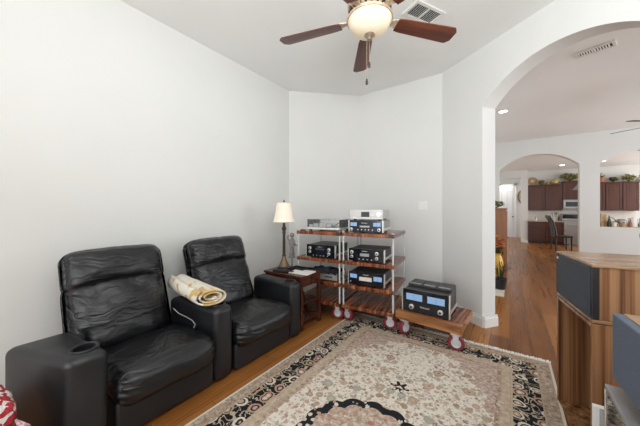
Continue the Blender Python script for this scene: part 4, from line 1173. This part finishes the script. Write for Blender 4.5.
bottle('small pale bottle on the worktop nearest the far doorway', (.86, 13.8, .8895), .035, .17, 'steel')
# bar counter behind the pass-through with things on it
bar = obj('bar_counter', box(B(), 1.62, 4.0, 9.205, 9.75, .88, .919), 'stone', bevel=.005); tag(bar, 'granite bar counter just inside the pass-through', 'countertop')
bb_ = obj('bar_cabinet', box(B(), 1.66, 3.96, 9.21, 9.55, 0, .879), 'cherrycab'); tag(bb_, 'dark cherry cabinet carrying the bar counter', 'cabinet')
BZ = .9195
bg_ = thing('paper_bag', 'brown paper bag at the left end of the bar counter', 'bag', (1.87, 9.42, BZ), R(20))
bm = B(); prism(bm, [(-.06, -.05), (.06, -.05), (.055, .05), (-.055, .05)], 0, .30); obj('bag_body', bm, 'toast', bg_, bevel=.008)
bm = B(); box(bm, -.055, .055, -.04, .04, .27, .32); obj('folded_top', bm, 'toast', bg_, bevel=.005)
bk = thing('bread_basket', 'wicker basket on the bar counter next to the paper bag', 'basket', (2.03, 9.55, BZ))
obj('weave', lathe(B(), [(0, 0), (.07, 0), (.095, .12), (.085, .12), (.06, .015), (0, .015)], 24), 'wicker', bk, smooth=True)
bm = B(); tube(bm, [(.09*math.cos(a), 0, .11+.11*math.sin(a)) for a in [PI*i/14 for i in range(15)]], .008, 6); obj('handle', bm, 'wicker', bk, smooth=True)
ts = thing('toaster', 'rounded steel toaster in the middle of the bar counter', 'toaster', (2.215, 9.55, BZ), R(5))
bm = B(); rbox(bm, (0, 0, .095), (.15, .24, .17), .05, 10); obj('shell', bm, 'steel', ts, smooth='all'); obj('lever', box(B(), -.012, .012, -.145, -.115, .10, .12), 'black', ts)
for x in (-.03, .03): obj('slot', box(B(), x-.01, x+.01, -.08, .08, .176, .182), 'black', ts)
def mug(label, loc, mat, rz=0, r=.045, h=.11):
    o = thing('mug', label, 'mug', loc, rz)
    obj('cup', lathe(B(), [(0, 0), (r*.9, 0), (r, h*.1), (r, h), (r*.9, h), (r*.88, .01), (0, .01)], 22), mat, o, smooth=True)
    bm = B(); tube(bm, [(r*.95+.03*math.sin(a), 0, h*.5-.035*math.cos(a)) for a in [PI*i/10 for i in range(11)]], .006, 6); obj('handle', bm, mat, o, smooth=True)
mug('cream mug on the bar counter in front of the toaster', (2.05, 9.33, BZ), 'cream')
mug('tan mug on the bar counter right of the toaster', (2.19, 9.33, BZ), 'toast')
cn = thing('canister', 'white lidded canister on the bar counter', 'canister', (2.395, 9.5, BZ))
obj('jar', lathe(B(), [(0, 0), (.07, 0), (.078, .05), (.078, .19), (.07, .2), (0, .2)], 24), 'white', cn, smooth=True); obj('lid', lathe(B(), [(.075, .2), (.072, .215), (.015, .225), (.018, .25), (0, .255)], 24), 'white', cn, smooth=True)
bx = thing('food_box', 'tan cardboard box on the bar counter at the right edge', 'box', (2.555, 9.45, BZ), R(-15))
obj('carton', box(B(), -.075, .075, -.035, .035, 0, .21), 'toast', bx, bevel=.002); obj('label_patch', box(B(), -.05, .05, -.0365, -.035, .06, .16), 'paper', bx)
bottle('dark green bottle on the bar counter beside the paper bag', (1.965, 9.33, BZ), .03, .27, 'leafdark')
bottle('small rust coloured bottle on the bar counter in front of the canister', (2.315, 9.34, BZ), .03, .18, 'terracotta')
# pendants over the bar
def pendant(label, loc, ceil):
    p = thing('pendant_lamp', label, 'pendant lamp', loc)
    z = loc[2]
    obj('cord', cyl(B(), (0, 0, .16), (0, 0, ceil-z-.002), .005, 8), 'black', p)
    obj('canopy', lathe(B(), [(.05, ceil-z-.025), (.055, ceil-z-.001), (0, ceil-z-.001)], 20), 'steel', p)
    bm = B(); lathe(bm, [(.125, 0), (.12, .02), (.055, .11), (.025, .13), (.022, .17), (0, .17)], 28)
    for f in [f for f in bm.faces if len(f.verts) > 4]: bm.faces.remove(f)
    sdo = obj('metal_shade', bm, 'steel', p, smooth=True); m = sdo.modifiers.new('t', 'SOLIDIFY'); m.thickness = .003
    obj('bulb', lathe(B(), [(0, .01), (.025, .02), (.03, .045), (.015, .08), (0, .08)], 14), 'bulb', p, smooth=True)
pendant('steel cone pendant lamp in front of the microwave', (1.66, 10.9, 1.92), 2.92)
pendant('steel cone pendant lamp at the right edge of the pass-through', (2.80, 10.6, 2.08), 2.92)
# dark dining chair, back to the left
ch = thing('dining_chair', 'dark wood dining chair with tall curved back in the kitchen', 'chair', (1.37, 11.62, 0), R(12))
bm = B(); rbox(bm, (0, 0, .46), (.46, .44, .06), .025, 8); obj('seat', bm, 'darkchair', ch, smooth='all')
for y in (-.19, .19):
    bm = B(); tube(bm, [(-.20, y, .0), (-.20, y, .25), (-.19, y, .46), (-.21, y, .7), (-.27, y, .95), (-.35, y, 1.1)], [.022, .02, .022, .02, .02, .018], 8); obj('back_leg', bm, 'darkchair', ch, smooth=True)
    obj('front_leg', cyl(B(), (.19, y, 0), (.19, y, .44), .018, 10, .024), 'darkchair', ch, smooth=True)
pb = [(-.20, .50), (-.215, .7), (-.272, .95), (-.35, 1.1)]
bm = B()
for (x0, z0), (x1, z1) in zip(pb, pb[1:]):
    for y0, y1 in ((-.17, -.035), (.035, .17)):
        v8 = [bm.verts.new(p) for p in ((x0-.012, y0, z0), (x0+.012, y0, z0), (x0+.012, y1, z0), (x0-.012, y1, z0), (x1-.012, y0, z1), (x1+.012, y0, z1), (x1+.012, y1, z1), (x1-.012, y1, z1))]
        for q in ((0, 1, 2, 3), (4, 5, 6, 7), (0, 1, 5, 4), (1, 2, 6, 5), (2, 3, 7, 6), (3, 0, 4, 7)): bm.faces.new([v8[a] for a in q])
obj('back_splat', bm, 'darkchair', ch)
obj('top_rail', box(B(), -.365, -.335, -.21, .21, 1.06, 1.14), 'darkchair', ch, bevel=.01)
obj('stretcher', box(B(), -.19, .19, -.01, .01, .18, .21), 'darkchair', ch)
# wrought iron ring stand at the right edge
ir = thing('iron_stand', 'black wrought iron stand with a ring top in front of the pass-through wall', 'stand', (2.31, 8.40, 0), R(35))
bm = B(); tube(bm, [(.135*math.cos(a), 0, .80+.135*math.sin(a)) for a in [2*PI*i/32 for i in range(32)]], .012, 8, True); obj('ring', bm, 'black', ir, smooth=True)
bm = B(); tube(bm, [((.02+.011*a)*math.cos(a), 0, .80+(.02+.011*a)*math.sin(a)) for a in [i*.35 for i in range(30)]], .008, 6); obj('scroll', bm, 'black', ir, smooth=True)
obj('post', cyl(B(), (0, 0, .03), (0, 0, .67), .012, 10), 'black', ir)
for k in range(3):
    a = 2*PI*k/3; bm = B(); tube(bm, [(0, 0, .25), (.08*math.cos(a), .08*math.sin(a), .12), (.16*math.cos(a), .16*math.sin(a), .01)], .01, 6); obj('leg', bm, 'black', ir, smooth=True)
